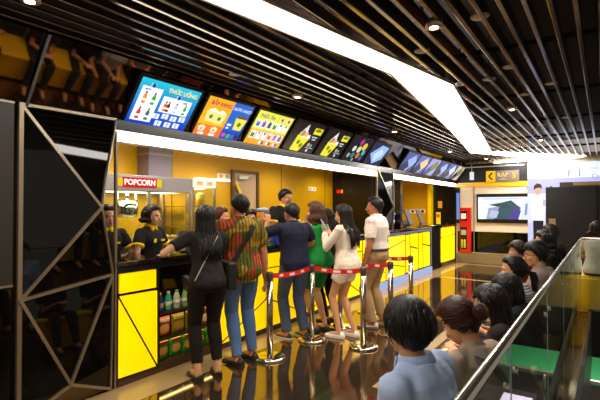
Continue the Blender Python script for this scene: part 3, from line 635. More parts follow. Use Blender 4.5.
    for i in range(n):
        k = i / (n - 1); z0, z1 = 2.66 * i / n, 2.66 * (i + 1) / n
        c = [(170, 176, 226), (196, 198, 240), (216, 220, 248), (150, 150, 222), (228, 238, 255)]
        idx = 0 if z1 < .6 else 1 if z1 < 1.2 else 2 if z1 < 2.0 else 3 if z1 < 2.3 else 4
        cc = c[idx]
        if idx == 3: cc = (180, 180, 236)
        b.add([(0, -.081, z0), (3.8, -.081, z0), (3.8, -.081, z1), (0, -.081, z1)], [(0, 1, 2, 3)], glow('%02x%02x%02x' % cc, .85))
    b.obj('lit_face', None, t)
    def poly(nm, pts, c, k=1):
        b = MB(); b.add([(x, -.081 - .001 * k, z) for x, z in pts], [tuple(range(len(pts)))]); return b.obj(nm, glow(c, .8), t)
    def dsc(x, z, rx, rz, n=16): return [(x + rx * math.cos(6.283 * i / n), z + rz * math.sin(6.283 * i / n)) for i in range(n)]
    # printed man: white shirt, dark trousers
    poly('printed_trousers', [(.13, .42), (.19, .41), (.22, 1.0), (.26, .42), (.33, .4), (.36, 1.22), (.12, 1.22)], '1c1822', 1)
    poly('printed_shirt', [(.1, 1.2), (.37, 1.2), (.4, 1.5), (.44, 1.72), (.34, 1.84), (.26, 1.86), (.12, 1.8), (.06, 1.55)], 'eef0f8', 2)
    poly('printed_arm', [(.36, 1.78), (.5, 1.6), (.56, 1.55), (.53, 1.5), (.34, 1.6)], 'b8bcd0', 3)
    poly('printed_face', dsc(.24, 1.97, .075, .11), 'd8a888', 3); poly('printed_hair', [(.14, 1.98), (.15, 2.1), (.22, 2.16), (.31, 2.13), (.34, 2.0), (.3, 2.05), (.2, 2.04)], '181010', 4)
    poly('printed_woman', [(.4, 1.0), (.52, 1.0), (.56, 1.4), (.54, 1.8), (.44, 1.78), (.4, 1.4)], 'd8a0b8', 1); poly('printed_hair', dsc(.53, 1.95, .07, .13), '2a1818', 2)
    def FM(x, z): return frameM(Vector((x, -.086, z)), Vector((1, 0, 0)), Vector((0, 0, 1)), Vector((0, -1, 0)))
    textobj('lettering', 'F 1', .26, FM(1.05, 2.38), glow('8a90a8', .8), t); textobj('lettering', 'Camera', .14, FM(1.62, 2.3), glow('9aa0b8', .8), t); textobj('lettering', 'smartphone', .1, FM(1.6, 2.5), glow('b8c0d0', .9), t)
    # black enclosure in front of the billboard
    t = thing('black_kiosk', 'big black kiosk block standing before the lit billboard', 'kiosk', (-1.14, 11.9, 0))
    b = MB(); b.box((0, 0, 0), (1.0, .7, 2.02)); b.obj('body', mat('kiosk_black', '0f0b09', .35), t, bevel=.004)
    b = MB(); b.box((1.0, .02, 0), (1.02, .68, 2.02)); b.obj('joint', M_bg, t)
    b = MB(); b.box((1.02, 0.05, 0), (3.2, .7, 2.0)); b.obj('side_body', mat('kiosk_black', '0f0b09', .35), t)
    b = MB(); b.box((.28, .1, 2.02), (3.2, .65, 2.13)); b.obj('top_beam', mat('brown_beam', '3a2a1c', .5), t); b = MB(); b.box((.55, .085, 2.05), (3.2, .1, 2.12)); b.obj('top_strip', mat('bronze_strip', '9c7c4a', .4), t)
    b = MB(); b.box((.06, -.012, .93), (.2, -.001, 1.28)); b.obj('steel_plate', mat('plate_bronze', '9a8468', .35, .5), t)
far_wall()

# ------------------------------------------------------------------ queue barriers
def stanchion(x, y, lab):
    t = thing('queue_post', lab, 'barrier post', (x, y, 0), group='chrome queue posts with red belts')
    b = MB(); b.lathe((0, 0, 0), [(.16, 0), (.165, .012), (.16, .024), (.12, .034), (.04, .04)], 36); b.obj('base', M_chrome, t, True)
    b = MB(); b.lathe((0, 0, .036), [(.033, 0), (.033, .76)], 24); b.obj('pole', mat('satin_chrome', 'b5ab9c', .2, 1), t, True)
    b = MB(); b.lathe((0, 0, .797), [(.036, 0), (.036, .075), (.03, .085)], 24); b.obj('belt_head', mat('belt_head_grey', '5a524a', .35, .5), t, True)
    return t
PS = {1: (-2.84, 3.57), 2: (-2.82, 4.33), 3: (-2.21, 4.44), 4: (-2.16, 5.08), 5: (-2.2, 5.87), 6: (-2.88, 5.95), 7: (-2.82, 5.0)}
LB = {1: 'chrome queue post nearest the patterned shirt man', 2: 'chrome queue post beside the green top woman, joined by two belts', 3: 'chrome queue post in front of the woman in white shorts',
      4: 'chrome queue post standing before the khaki trousered man', 5: 'chrome queue post right of the khaki trousered man', 6: 'chrome queue post behind the khaki trousered man', 7: 'chrome queue post hidden behind the woman in white shorts'}
for k, (x, y) in PS.items(): stanchion(x, y, LB[k])
def belt(a, c, lab):
    A = Vector((*PS[a], .84)); B = Vector((*PS[c], .84)); d = (B - A).normalized(); A += d * .037; B -= d * .037; sag = .025
    t = thing('queue_belt', lab, 'barrier belt', A, group='red belts between the queue posts')
    n = 12; L = (B - A).length; N = Vector((-d.y, d.x, 0)) * .0015
    b = MB()
    pts = [d * (L * i / n) - Vector((0, 0, sag * 4 * (i / n) * (1 - i / n))) for i in range(n + 1)]
    for i in range(n):
        p, q = pts[i], pts[i + 1]; up = Vector((0, 0, .026))
        b.add([p - up - N, q - up - N, q + up - N, p + up - N, p - up + N, q - up + N, q + up + N, p + up + N], [(0, 1, 2, 3), (7, 6, 5, 4), (0, 4, 5, 1), (3, 2, 6, 7)])
    b.obj('webbing', M_tape, t)
    for k in (.22, .5, .78):
        b = MB()
        p = d * (L * k) - Vector((0, 0, sag * 4 * k * (1 - k)))
        for s in (-1, 1): b.obox(p + N * s * 1.6, d, Vector((0, 0, 1)), N.normalized(), .045 if k == .5 else .03, .014, .0006)
        b.obj('printed_mark', mat('belt_white', 'f0d8d0', .5), t)
belt(1, 2, 'red belt between the first two queue posts'); belt(2, 3, 'red belt in front of the green top and white shorts women')
belt(7, 4, 'red belt passing before the khaki trousered man'); belt(6, 5, 'red belt behind the man in the white shirt')

# ------------------------------------------------------------------ glass balustrade and opening
def balustrade():
    X0, Y0, ZT = -.28, 7.6, 1.09
    t = thing('glass_balustrade', 'glass balustrade with polished steel handrail beside the seated people', 'balustrade', (0, 0, 0))
    b = MB(); b.tube([(X0, -1.5, ZT), (X0, Y0, ZT)], .017, 18); b.tube([(X0, Y0, ZT), (3, Y0, ZT)], .016, 14); b.obj('handrail', mat('satin_rail', 'c4beb4', .22, .9), t, True)
    ys = [-1.5, .5, 1.7, 2.9, 4.1, 5.3, 6.45, Y0 - .02]
    for a, c in zip(ys, ys[1:]):
        b = MB(); b.box((X0 - .006, a + .006, -.1), (X0 + .006, c - .006, ZT - .02)); b.obj('glass_panel', M_glass, t)
        for e in (a + .006, c - .010): b = MB(); b.box((X0 - .0065, e, -.1), (X0 + .0065, e + .004, ZT - .02)); b.obj('polished_edge', mat('glass_edge', 'b8d8c8', .15), t)
    for a in (X0 + .02, X0 + 1.2):
        b = MB(); b.box((a, Y0 - .006, 0.06), (a + 1.16, Y0 + .006, ZT - .03)); b.obj('glass_panel', M_glass, t)
    for y in ys[1:]:
        for s in (-.09, .09):
            b = MB(); b.tube([(X0 - .014, y + s, .95), (X0 + .014, y + s, .95)], .014, 12); b.obj('clamp', M_steel, t, True)
balustrade()
def lower():
    f = MB(); f.box((-9, 7.8, -4.1), (7, 24, -4.0)); f.box((-9, -3, -4.1), (7, 7.8, -4.0)); struct(f.obj('floor_lower', mat('lower_floor', '2a2622', .15)))
    b = MB(); b.box((-9, 24, -4), (7, 24.1, 0)); struct(b.obj('wall_lower', mat('lower_wall', '3a3028', .5)))
    tag(boxo('floor_mat', (-6, 16.7, -3.999), (5, 19.6, -3.96), mat('green_mat', '3fae6a', .5, emit=.12)), 'wide green mat on the floor of the level below', 'mat')
    t = thing('guard_rail', 'steel guard rail on the level below in front of the green mat', 'rail', (0, 0, 0)); b = MB(); b.tube([(-5, 15.4, -3.5), (5, 15.4, -3.5)], .06, 10); b.obj('rail', M_steel, t, True)
    for i in range(6): b = MB(); b.tube([(-5 + 2 * i, 15.4, -4), (-5 + 2 * i, 15.4, -3.5)], .04, 8); b.obj('post', M_steel, t, True)
    t = thing('floor_screen', 'pink and white glowing screen on the level below', 'screen', (0, 0, 0)); b = MB(); b.box((.9, 11.6, -4), (2.1, 12.7, -3.2)); b.obj('plinth', M_dgrey, t); b = MB(); b.box((.95, 11.65, -3.199), (1.6, 12.3, -3.18)); b.obj('display', glow('eedcf4', 1.3), t)
lower()
def bench():
    t = thing('yellow_bench', 'long yellow bench along the glass where people sit', 'bench', (0, 0, 0))
    b = MB(); b.box((-.82, 1.2, .40), (-.40, 7.6, .45)); b.obj('seat', mat('bench_seat', 'd8a810', .4), t, bevel=.01)
    b = MB(); b.box((-.80, 1.22, .04), (-.42, 7.58, .399)); b.obj('base', mat('bench_yellow', 'dca800', .35), t)
    b = MB(); b.box((-.77, 1.25, 0), (-.45, 7.55, .039)); b.obj('plinth', M_black, t)
    t = thing('yellow_corner_bench', 'yellow block bench past the corner of the balustrade', 'bench', (0, 0, 0))
    b = MB(); b.box((-.62, 7.76, 0), (2.4, 8.3, .5)); b.obj('block', mat('bench_yellow', 'dca800', .35), t, bevel=.01)
    b = MB(); b.box((-.6, 7.78, .5), (2.38, 8.28, .52)); b.obj('cushion', mat('bench_cushion', 'c89608', .5), t)
bench()
# ------------------------------------------------------------------ people
I3 = Matrix.Identity(3)
def remeshed(mb, name, voxel, smooth=4, disp=None):
    me = mb.mesh(name); o = bpy.data.objects.new('tmp', me); COL.objects.link(o)
    r = o.modifiers.new('r', 'REMESH'); r.mode = 'VOXEL'; r.voxel_size = voxel; r.use_smooth_shade = True
    if smooth:
        s = o.modifiers.new('s', 'SMOOTH'); s.iterations = smooth; s.factor = .5
    out = bpy.data.meshes.new_from_object(o.evaluated_get(bpy.context.evaluated_depsgraph_get()))
    bpy.data.objects.remove(o); bpy.data.meshes.remove(me)
    if disp:
        amp, fx, fz = disp
        ns = [v.normal.copy() for v in out.vertices]
        for v, n in zip(out.vertices, ns):
            c = v.co; k = noise.noise(Vector((c.x * fx, c.y * fx, c.z * fz))) + .5 * noise.noise(Vector((c.x * fx * 2.3, c.y * fx * 2.3 + 7, c.z * fz * 2.3)))
            v.co = c + n * amp * k
    for p in out.polygons: p.use_smooth = True
    out.name = name; out.materials.clear()
    return out
def put(me, name, m, parent):
    me.materials.append(m); o = bpy.data.objects.new(name, me); COL.objects.link(o); o.parent = parent; return o
def ik(A, T, l1, l2, hint):
    A = Vector(A); T = Vector(T); d = T - A; L = min(d.length, (l1 + l2) * .995); u = d.normalized()
    x = (l1 * l1 - l2 * l2 + L * L) / (2 * L); h = math.sqrt(max(0, l1 * l1 - x * x))
    hv = Vector(hint); hv = (hv - u * hv.dot(u)).normalized()
    return A + u * x + hv * h, A + u * L
def hand(b, W, d, n, side, curl, s=1.0, spread=.15):
    """palm with four bent fingers and a thumb; d = direction of the hand, n = palm normal"""
    d = Vector(d).normalized(); n = Vector(n); n = (n - d * n.dot(d)).normalized(); a = d.cross(n) * side   # a = toward the thumb
    rs = []
    for t, hw, hd in ((-.01, .024, .019), (.02, .03, .016), (.055, .04, .015), (.085, .041, .013), (.094, .036, .011)):
        rs.append([W + d * t * s + a * math.cos(k * .5236) * hw * s + n * math.sin(k * .5236) * hd * s for k in range(12)])
    b.rings(rs)
    for i, (off, L) in enumerate(((.031, .072), (.0105, .08), (-.0105, .075), (-.031, .058))):
        p = W + d * .086 * s + a * off * s; ang = spread * (off / .031) * .5; dd = (d + a * math.tan(ang)).normalized(); pts = [p - dd * .015]; c = 0
        cur = p; nn = n
        for j, f in enumerate((.45, .3, .25)):
            c += curl * (.8 + .1 * i) * (.8, 1.0, .7)[j]
            dirv = dd * math.cos(c) + n * math.sin(c); pts.append(cur.copy()) if j == 0 else None
            cur = cur + dirv * L * f * s; pts.append(cur.copy())
        b.tube(pts, [.0092 * s, .0092 * s, .0088 * s, .008 * s, .0065 * s], 8)
    p = W + d * .025 * s + a * .026 * s; q = p + (d * .55 + a * .7 + n * .25).normalized() * .038 * s; r = q + (d * .85 + a * .2 + n * (.2 + curl * .3)).normalized() * .03 * s; e = r + (d * .95 + n * (.2 + curl * .4)).normalized() * .024 * s
    b.tube([p - d * .012 * s - a * .01 * s, p, q, r, e], [.013 * s, .0125 * s, .011 * s, .0098 * s, .007 * s], 8)

class Person:
    def __init__(s, x, y, face, H=1.65, sex='m', lean=4, build=1.0, head=(0, 0, 0), seated=False, z0=0, label='', group=None, skin='c48a60', fine=False, twist=0, sidelean=0):
        s.H = H; k = s.k = H / 1.70; s.sex = sex; s.m = sex == 'm'; s.b = build; s.fine = fine; s.seated = seated
        s.root = thing('person', label, 'person', (x, y, z0), math.radians(face - 90), group)
        s.skin = mat('skin_' + skin, skin, .45, spec=.35)
        s.hip = Vector((0, 0, (.93 if not seated else .565) * k if not seated else .45 + .095 * k))
        s.lean = math.radians(lean); s.sl = math.radians(sidelean)
        s.head_rot = Euler((math.radians(-head[1]), math.radians(head[2]), math.radians(head[0]))).to_matrix()   # yaw left +, pitch down +, roll
        s.P = {}
        sw = (.185 if s.m else .163) * k * build ** .5
        s.sw = sw
        for sd in (-1, 1):
            s.P['sh', sd] = s.sp(.425) + Vector((sd * sw, 0, 0)) * 1
            s.P['hp', sd] = s.hip + Vector((sd * .09 * k, 0, -.02))
        s.arm_l = (.29 * k, .255 * k)
    def sp(s, t):   # point on the spine, t in metres of a 1.70 m body above the hip
        k = s.k; t *= k; n = max(1, int(abs(t) / .03)); p = s.hip.copy(); st = t / n
        for i in range(n):
            f = min(1, max(0, (i * st) / (.3 * k))); a = s.lean * (.4 + .9 * f) if t > 0 else 0
            c = s.sl * f
            p = p + Vector((math.sin(c), math.sin(a), math.cos(a) * math.cos(c))).normalized() * st
        return p
    def fr(s, t):
        d = (s.sp(t + .02) - s.sp(t - .02)).normalized(); X = Vector((1, 0, 0)); X = (X - d * X.dot(d)).normalized(); return X, d.cross(X), d   # right, forward, up
    def trings(s, ts, infl=0.0, infl_d=None, n=20):
        """torso rings; ts list of (t, half width, half depth, forward offset)"""
        rs = []
        for t, w_, d_, fo in ts:
            c = s.sp(t); X, Fw, U = s.fr(t); k = s.k
            w2 = w_ * k * s.b + infl; d2 = d_ * k * s.b + (infl if infl_d is None else infl_d)
            rg = []
            for i in range(n):
                a = 2 * math.pi * i / n; ca, sa = math.cos(a), math.sin(a); e = .85
                rg.append(c + X * w2 * math.copysign(abs(ca) ** e, ca) + Fw * (d2 * math.copysign(abs(sa) ** e, sa) + fo * k))
            rs.append(rg)
        return rs
    def torso(s, lo=-.1, hi=.5, top_w=None):
        if s.m: T = [(-.10, .11, .085, -.005), (-.05, .155, .11, -.01), (.0, .165, .115, -.012), (.08, .155, .108, 0), (.17, .145, .10, .005), (.27, .158, .11, .005), (.35, .172, .118, .0), (.42, .17, .105, -.01), (.46, .135, .085, -.012), (.49, .085, .065, -.01), (.51, .06, .058, -.005)]
        else: T = [(-.10, .11, .09, -.005), (-.05, .165, .12, -.015), (.0, .168, .12, -.015), (.08, .145, .105, 0), (.17, .122, .09, .005), (.27, .135, .102, .01), (.34, .146, .115, .012), (.41, .148, .092, -.005), (.45, .115, .072, -.01), (.485, .07, .056, -.008), (.51, .05, .05, -.005)]
        return [t for t in T if lo - .001 <= t[0] <= hi + .001]
    def arm(s, sd, target, hint=None, palm=None, curl=.5, hd=None):
        hint = Vector(hint) if hint else Vector((sd * .5, -.6, -.5)); A = s.P['sh', sd]
        e, wv = ik(A, target, *s.arm_l, hint); s.P['el', sd] = e; s.P['wr', sd] = wv
        d = Vector(hd).normalized() if hd else (wv - e).normalized()
        s.P['hand', sd] = (d, Vector(palm) if palm else Vector((-sd, 0, 0)), curl)
    def legs(s, feet):
        k = s.k; s.feet = feet
        for sd, (x, y, yaw, *up) in zip((-1, 1), feet):
            s.P['an', sd] = Vector((x, y, .085 + (up[0] if up else 0)))
            hint = (0, 1, .15) if not s.seated else (0, .3, 1)
            kn, an = ik(s.P['hp', sd], s.P['an', sd], .435 * k, .425 * k, hint); s.P['kn', sd] = kn; s.P['an', sd] = an if not s.seated else an; s.P['yaw', sd] = math.radians(yaw)
    def head_at(s, X, Y, Z=None):
        R = s.head_rot; R = Matrix.Rotation(-s.lean * .45, 3, 'X') @ R
        hc = s.sp(.53) + Vector((0, .012, 0)) * s.k + R @ Vector((0, .012, .085)) * s.k
        w_ = s.world_mat() @ hc; s.root.location.x += X - w_.x; s.root.location.y += Y - w_.y
        if Z is not None:
            pass
            if s.seated:
                dz = max(-.12, min(.06, Z - w_.z)); s.hip.z += dz
                for sd in (-1, 1): s.P['sh', sd].z += dz; s.P['hp', sd].z += dz
    def armpts(s, sd): return s.P['sh', sd], s.P['el', sd], s.P['wr', sd]
    def build_body(s):
        k = s.k; b = MB(); g = 1.0 if s.m else .84; bb = s.b ** .6
        b.rings(s.trings(s.torso(), -.004))
        for sd in (-1, 1):
            A, E_, W = s.armpts(sd); inn = s.sp(.40) + Vector((sd * s.sw * .5, 0, 0))
            q = lambda p, r, t: p.lerp(r, t)
            b.tube([inn, A, q(A, E_, .35), q(A, E_, .8), E_, q(E_, W, .3), q(E_, W, .75), W], [r * k * g * bb for r in (.055, .056, .05, .042, .04, .042, .031, .026)], 12)
            b.ell(A, I3, .056 * k * g * bb, .056 * k * g * bb, .056 * k * g * bb, 12, 8)
            b.tube([A.lerp(s.sp(.44), .25), A.lerp(s.sp(.45), .65), s.sp(.495)], [.045 * k * g * bb, .05 * k * g * bb, .04 * k * g], 12)
            d, n, c = s.P['hand', sd]; hand(b, W, d, n, -sd, c, (1.0 if s.m else .9) * k ** .5)
            Hp, K, An = s.P['hp', sd], s.P['kn', sd], s.P['an', sd]
            b.tube([Hp + Vector((0, 0, .05)), Hp, q(Hp, K, .3), q(Hp, K, .75), K, q(K, An, .3), q(K, An, .7), An, An - Vector((0, 0, .05))], [r * k * bb * (1 if s.m else .95) for r in (.06, .086, .082, .06, .054, .057, .04, .033, .035)], 14)
            # foot
            f = Vector((-math.sin(s.P['yaw', sd]), math.cos(s.P['yaw', sd]), 0)); 
            b.tube([An - f * .03 - Vector((0, 0, .045)), An + f * .04 - Vector((0, 0, .04)), An + f * .11 - Vector((0, 0, .055)), An + f * .155 - Vector((0, 0, .06))], [.03 * k, .034 * k, .03 * k, .018 * k], 10)
        # neck and head
        R = s.head_rot; Rl = Matrix.Rotation(-s.lean * .45, 3, 'X'); R = Rl @ R; s.R = R
        nb = s.sp(.47); nt = s.sp(.53) + Vector((0, .012, 0)) * k; X, Fw, U = s.fr(.5)
        hc = nt + R @ Vector((0, .012, .085)) * k; s.hc = hc
        nr = (.052 if s.m else .046) * k * bb
        b.tube([nb, nt, hc - R @ Vector((0, .004, .05)) * k], [nr * 1.15, nr, nr * .92], 14)
        hw = .074 if s.m else .071
        def E(c, rx, ry, rz, nu=18, nv=12): b.ell(hc + R @ (Vector(c) * k), R, rx * k, ry * k, rz * k, nu, nv)
        E((0, -.012, .02), hw, .093, .088); E((0, .018, -.022), hw * .86, .07, .085); E((0, .042, -.075), .042, .038, .035)
        E((0, .03, -.06), .056, .05, .042)
        # nose, brow, lips, cheeks, ears
        b.tube([hc + R @ (Vector((0, .085, .005)) * k), hc + R @ (Vector((0, .099, -.02)) * k), hc + R @ (Vector((0, .107, -.036)) * k), hc + R @ (Vector((0, .09, -.044)) * k)], [.007 * k, .009 * k, .0125 * k, .009 * k], 8)
        E((0, .083, -.064), .02, .009, .0095); E((0, .075, .02), .05, .015, .01)
        for sd in (-1, 1): E((sd * hw * 1.0, -.005, -.012), .009, .019, .03); E((sd * .038, .055, -.03), .022, .025, .022)
        me = remeshed(b, 'body', (.0058 if s.fine else .0078), 2)
        s.body = put(me, 'body', s.skin, s.root)
        # eyes, brows, lips
        dk = mat('eye_dark', '150c08', .2); ew = mat('eye_white', 'd8cfc4', .3)
        for sd in (-1, 1):
            e = MB(); c = hc + R @ (Vector((sd * .031, .0775, -.002)) * k); e.ell(c, R, .013 * k, .0085 * k, .0065 * k, 10, 6, ew); e.ell(c + R @ (Vector((0, .0042, 0)) * k), R, .0062 * k, .0055 * k, .006 * k, 8, 6, dk)
            e.obj('eye', None, s.root, True)
            e = MB(); e.tube([hc + R @ (Vector((sd * .015, .0855, .018)) * k), hc + R @ (Vector((sd * .032, .083, .024)) * k), hc + R @ (Vector((sd * .05, .068, .019)) * k)], [.003, .0038, .002], 6); e.obj('eyebrow', mat('brow', '1c120c', .7), s.root, True)
        e = MB(); e.ell(hc + R @ (Vector((0, .0905, -.060)) * k), R, .02 * k, .004 * k, .0036 * k, 12, 6); e.ell(hc + R @ (Vector((0, .0895, -.068)) * k), R, .017 * k, .004 * k, .0042 * k, 12, 6); e.obj('lips', mat('lips', 'a85048' if s.m else 'b83c3c', .4), s.root, True)
    # ---- clothing
    def top(s, color, sleeve=.55, hem=-.06, neck=.495, infl=.018, m=None, name='shirt', tucked=False, long=False, tank=False, loose=0, disp=(.006, 14, 7)):
        m = m or mat('cloth_' + color, color, .8, spec=.2, bump=(90, .15)); b = MB(); T = s.torso(hem, neck)
        T = [(hem, T[0][1] * 1.0, T[0][2], T[0][3])] + [t for t in T if t[0] > hem + .02]
        rs = []
        for t in T:
            f = 1 if not loose else 1 + loose * max(0, (.3 - t[0]) / .4)
            ii = infl * (1 if t[0] < .42 else .6)
            rs += s.trings([t], ii * f + loose * .03 * max(0, .25 - t[0]) / .3)
        b.rings(rs); k = s.k; g = (1.0 if s.m else .84) * s.b ** .6
        if not tank:
            for sd in (-1, 1):
                A, E_, W = s.armpts(sd); inn = s.sp(.39) + Vector((sd * s.sw * .45, 0, 0)); q = lambda p, r, t: p.lerp(r, t)
                if long: pts, rr = [inn, A, q(A, E_, .4), E_, q(E_, W, .5), q(E_, W, .93)], [.062, .068, .062, .055, .048, .038]
                else: pts, rr = [inn, A, q(A, E_, sleeve * .5), q(A, E_, sleeve)], [.062, .069, .067, .064]
                b.tube(pts, [r * k * g + infl * .35 for r in rr], 14); b.ell(A, I3, (.058 * k * g + infl * .6), (.058 * k * g + infl * .6), (.056 * k * g + infl * .6), 12, 8)
                b.tube([A.lerp(s.sp(.44), .25), A.lerp(s.sp(.45), .65), s.sp(.488)], [.045 * k * g + infl * .7, .05 * k * g + infl * .6, .042 * k * g + infl * .6], 12)
        else:
            for sd in (-1, 1):
                A = s.P['sh', sd]; c = s.sp(.44); b.tube([s.sp(.3) + Vector((sd * .09, 0, 0)) * k, s.sp(.40) + Vector((sd * .1, 0, 0)) * k, s.sp(.445) + Vector((sd * .09, -.0, 0)) * k], [.05 * k, .05 * k, .045 * k], 12)
        me = remeshed(b, name, .0075 if s.fine else .009, 3, disp); o = put(me, name, m, s.root); s.shirt = o; return o
    def collar(s, color, m=None):
        b = MB(); k = s.k; nr = (.066 if s.m else .056) * k
        X, Fw, U = s.fr(.49); c = s.sp(.485); rs = []
        for dz, r in ((-.012, 1.22), (.018, 1.12), (.034, 1.02), (.034, .92), (.0, .98)):
            rs.append([c + U * dz * k + X * math.cos(a) * nr * r + Fw * (math.sin(a) * nr * r - .004) for a in [2 * math.pi * i / 20 for i in range(20)]])
        b.rings(rs)
        for sd in (-1, 1):
            p = c + Fw * nr * 1.05; b.prism([p + U * .022, p + X * sd * .045 + U * .028 - Fw * .012, p + X * sd * .055 - U * .03, p + X * sd * .02 - U * .04 + Fw * .012], Fw, .006)
        return b.obj('collar', m or mat('cloth_' + color, color, .8, spec=.2, bump=(90, .15)), s.root, True)
    def pants(s, color, length=.96, m=None, name='trousers', waist=.07, wide=0.0, disp=(.006, 16, 8), infl=.013):
        m = m or mat('cloth_' + color, color, .85, spec=.2, bump=(120, .15)); b = MB(); k = s.k; bb = s.b ** .6
        T = s.torso(-.1, waist + .02); b.rings(s.trings(T, infl))
        for sd in (-1, 1):
            Hp, K, An = s.P['hp', sd], s.P['kn', sd], s.P['an', sd]; q = lambda p, r, t: p.lerp(r, t)
            allp = [(Hp + Vector((0, 0, .04)), .08), (Hp, .093), (q(Hp, K, .3), .09), (q(Hp, K, .75), .07), (K, .063 + wide * .3), (q(K, An, .3), .063 + wide * .5), (q(K, An, .7), .05 + wide), (An, .045 + wide)]
            frac = [0, 0, .15, .375, .5, .65, .85, 1.0]
            pts = [p for (p, r), f in zip(allp, frac) if f <= length]; rr = [r for (p, r), f in zip(allp, frac) if f <= length]
            if length < 1:
                L_ = len(pts); f0 = frac[L_ - 1]; f1 = frac[L_]; t = (length - f0) / (f1 - f0)
                if t > .05: pts.append(allp[L_ - 1][0].lerp(allp[L_][0], t)); rr.append(allp[L_ - 1][1] * (1 - t) + allp[L_][1] * t)
            b.tube(pts, [r * k * bb + infl * .5 for r in rr], 14)
        me = remeshed(b, name, .009, 3, disp); return put(me, name, m, s.root)
    def shoes(s, color, sole='1a1614', low=False, kind='shoe'):
        k = s.k
        for sd in (-1, 1):
            An = s.P['an', sd]; yw = s.P['yaw', sd]; f = Vector((-math.sin(yw), math.cos(yw), 0)); r = Vector((f.y, -f.x, 0)); z = An.z - .085
            b = MB(); rs = []
            prof = [(-.075, .018, .035), (-.07, .03, .06), (-.04, .036, .078 if not low else .045), (0, .038, .075 if not low else .03), (.05, .043, .062 if not low else .034), (.1, .048, .05 if not low else .04), (.15, .045, .042), (.18, .03, .034), (.19, .012, .024)]
            for t, hw, hh in prof:
                c = Vector((An.x, An.y, z)) + f * t * k
                rs.append([c + r * hw * k * math.cos(a) * (1 if math.sin(a) < .3 else .85) + Vector((0, 0, .018 + max(0, math.sin(a)) * (hh - .018) * k + min(0, math.sin(a)) * .006)) for a in [2 * math.pi * i / 14 for i in range(14)]])
            b.rings(rs); o = b.obj(kind, mat('shoe_' + color, color, .4), s.root, True)
            b = MB(); rs = []
            for t, hw, hh in prof:
                c = Vector((An.x, An.y, z + .001)) + f * t * k * 1.02; rs.append([c + r * hw * 1.07 * k + Vector((0, 0, .022)), c - r * hw * 1.07 * k + Vector((0, 0, .022)), c - r * hw * 1.07 * k, c + r * hw * 1.07 * k])
            b.rings(rs); b.obj('sole', mat('sole_' + sole, sole, .6), o)
    # ---- hair
    def hair(s, style='short', color='120c0a', length=.3, locks=90, seed=1, part=0, volume=1.0):
        k = s.k; R = s.R; hc = s.hc; rnd = random.Random(seed); m = mat('hair_' + color, color, .5, spec=.3, bump=(60, .2))
        hw = .074 if s.m else .071
        def surf(az, el, off):   # az 0 = forward, +left ; el elevation ; returns local head coords
            ce = math.cos(el); d = Vector((-math.sin(az) * ce, math.cos(az) * ce, math.sin(el)))
            rx, ry, rz = hw + off, .095 + off, .092 + off
            t = 1 / math.sqrt((d.x / rx) ** 2 + (d.y / ry) ** 2 + (d.z / rz) ** 2)
            return d * t + Vector((0, -.01, .016))
        def hairline(az):   # lowest elevation of hair at the azimuth
            a = abs(math.atan2(math.sin(az), math.cos(az)))
            lo = (-1.1 if style == 'short' else -1.25) if style in ('short', 'mop') else -1.15
            side = -.38 if style == 'short' else -.7 if style == 'mop' else -.8
            fr_ = .62 if style != 'mop' else .42
            if style in ('bob', 'long', 'bun', 'pony'): fr_ = .62
            if a < .85: return fr_ - .06 * a
            if a < 1.45: return (fr_ - .05) + (side - fr_ + .05) * ((a - .85) / .6) ** 1.2
            return side + (lo - side) * min(1, (a - 1.45) / 1.2)
        th0 = (.018 if style == 'short' else .02) * volume
        # cap
        b = MB(); nu, nv = 36, 22; rs = []
        for j in range(nv + 1):
            el = -math.pi / 2 + math.pi * (j + .01) / (nv + .02); rg = []
            for i in range(nu):
                az = 2 * math.pi * i / nu; hl = hairline(az); x = (el - hl) / .22; x = min(1, max(0, x))
                off = (-.014) + (.014 + th0 * (1 + .5 * max(0, math.sin(el)))) * (x * x * (3 - 2 * x))
                off += .0025 * noise.noise(Vector((math.cos(az) * 4, math.sin(az) * 4, el * 1.5 + seed))) * x
                rg.append(hc + R @ (surf(az, el, off) * k))
            rs.append(rg)
        b.rings(rs)
        # long masses
        def lock(pts, r0, r1, flat=.5): n = len(pts); b.tube(pts, [r0 + (r1 - r0) * (i / (n - 1)) ** 1.5 for i in range(n)], 6, flat=flat)
        down = Vector((0, 0, -1))
        if style in ('long', 'bob'):
            L = length * k
            for i in range(locks):
                az = math.pi + rnd.uniform(-1.75, 1.75) if style == 'long' else math.pi + rnd.uniform(-2.0, 2.0); el0 = rnd.uniform(.1, .9); pts = []
                off = th0 + rnd.uniform(-.002, .008)
                for q in range(5): pts.append(hc + R @ (surf(az, el0 + (-.35 - el0) * q / 4, off) * k))
                p = pts[-1]; X, Fw, U = s.fr(.4); ln = L * rnd.uniform(.75, 1.0); steps = 6; yb = s.sp(.40)
                bx = (p - hc).x
                wav = rnd.uniform(-.012, .012)
                for q in range(1, steps + 1):
                    t = q / steps; d = down + Vector((0, -.25 * (1 - t) * (1 if style == 'long' else .3), 0))
                    nx = p + d.normalized() * ln / steps + Vector((wav * math.sin(t * 5), 0, 0)) * (2 if style == 'bob' else 1)
                    if style == 'bob': nx += (p - hc).normalized() * .004 * (1 - 2 * t)
                    # keep outside the back
                    tz = nx.z
                    sp_ = s.sp(max(0, min(.5, (tz - s.hip.z) / s.k)))
                    back = sp_.y - (.115 if tz < yb.z else .06) * k * s.b
                    if nx.z < s.sp(.47).z and nx.y > back - .012 and nx.y < sp_.y + .03 and abs(nx.x - sp_.x) < .15 * k: nx.y = back - .012 - rnd.uniform(0, .015)
                    pts.append(nx); p = nx
                lock(pts, .012 * k, .004 * k, .55)
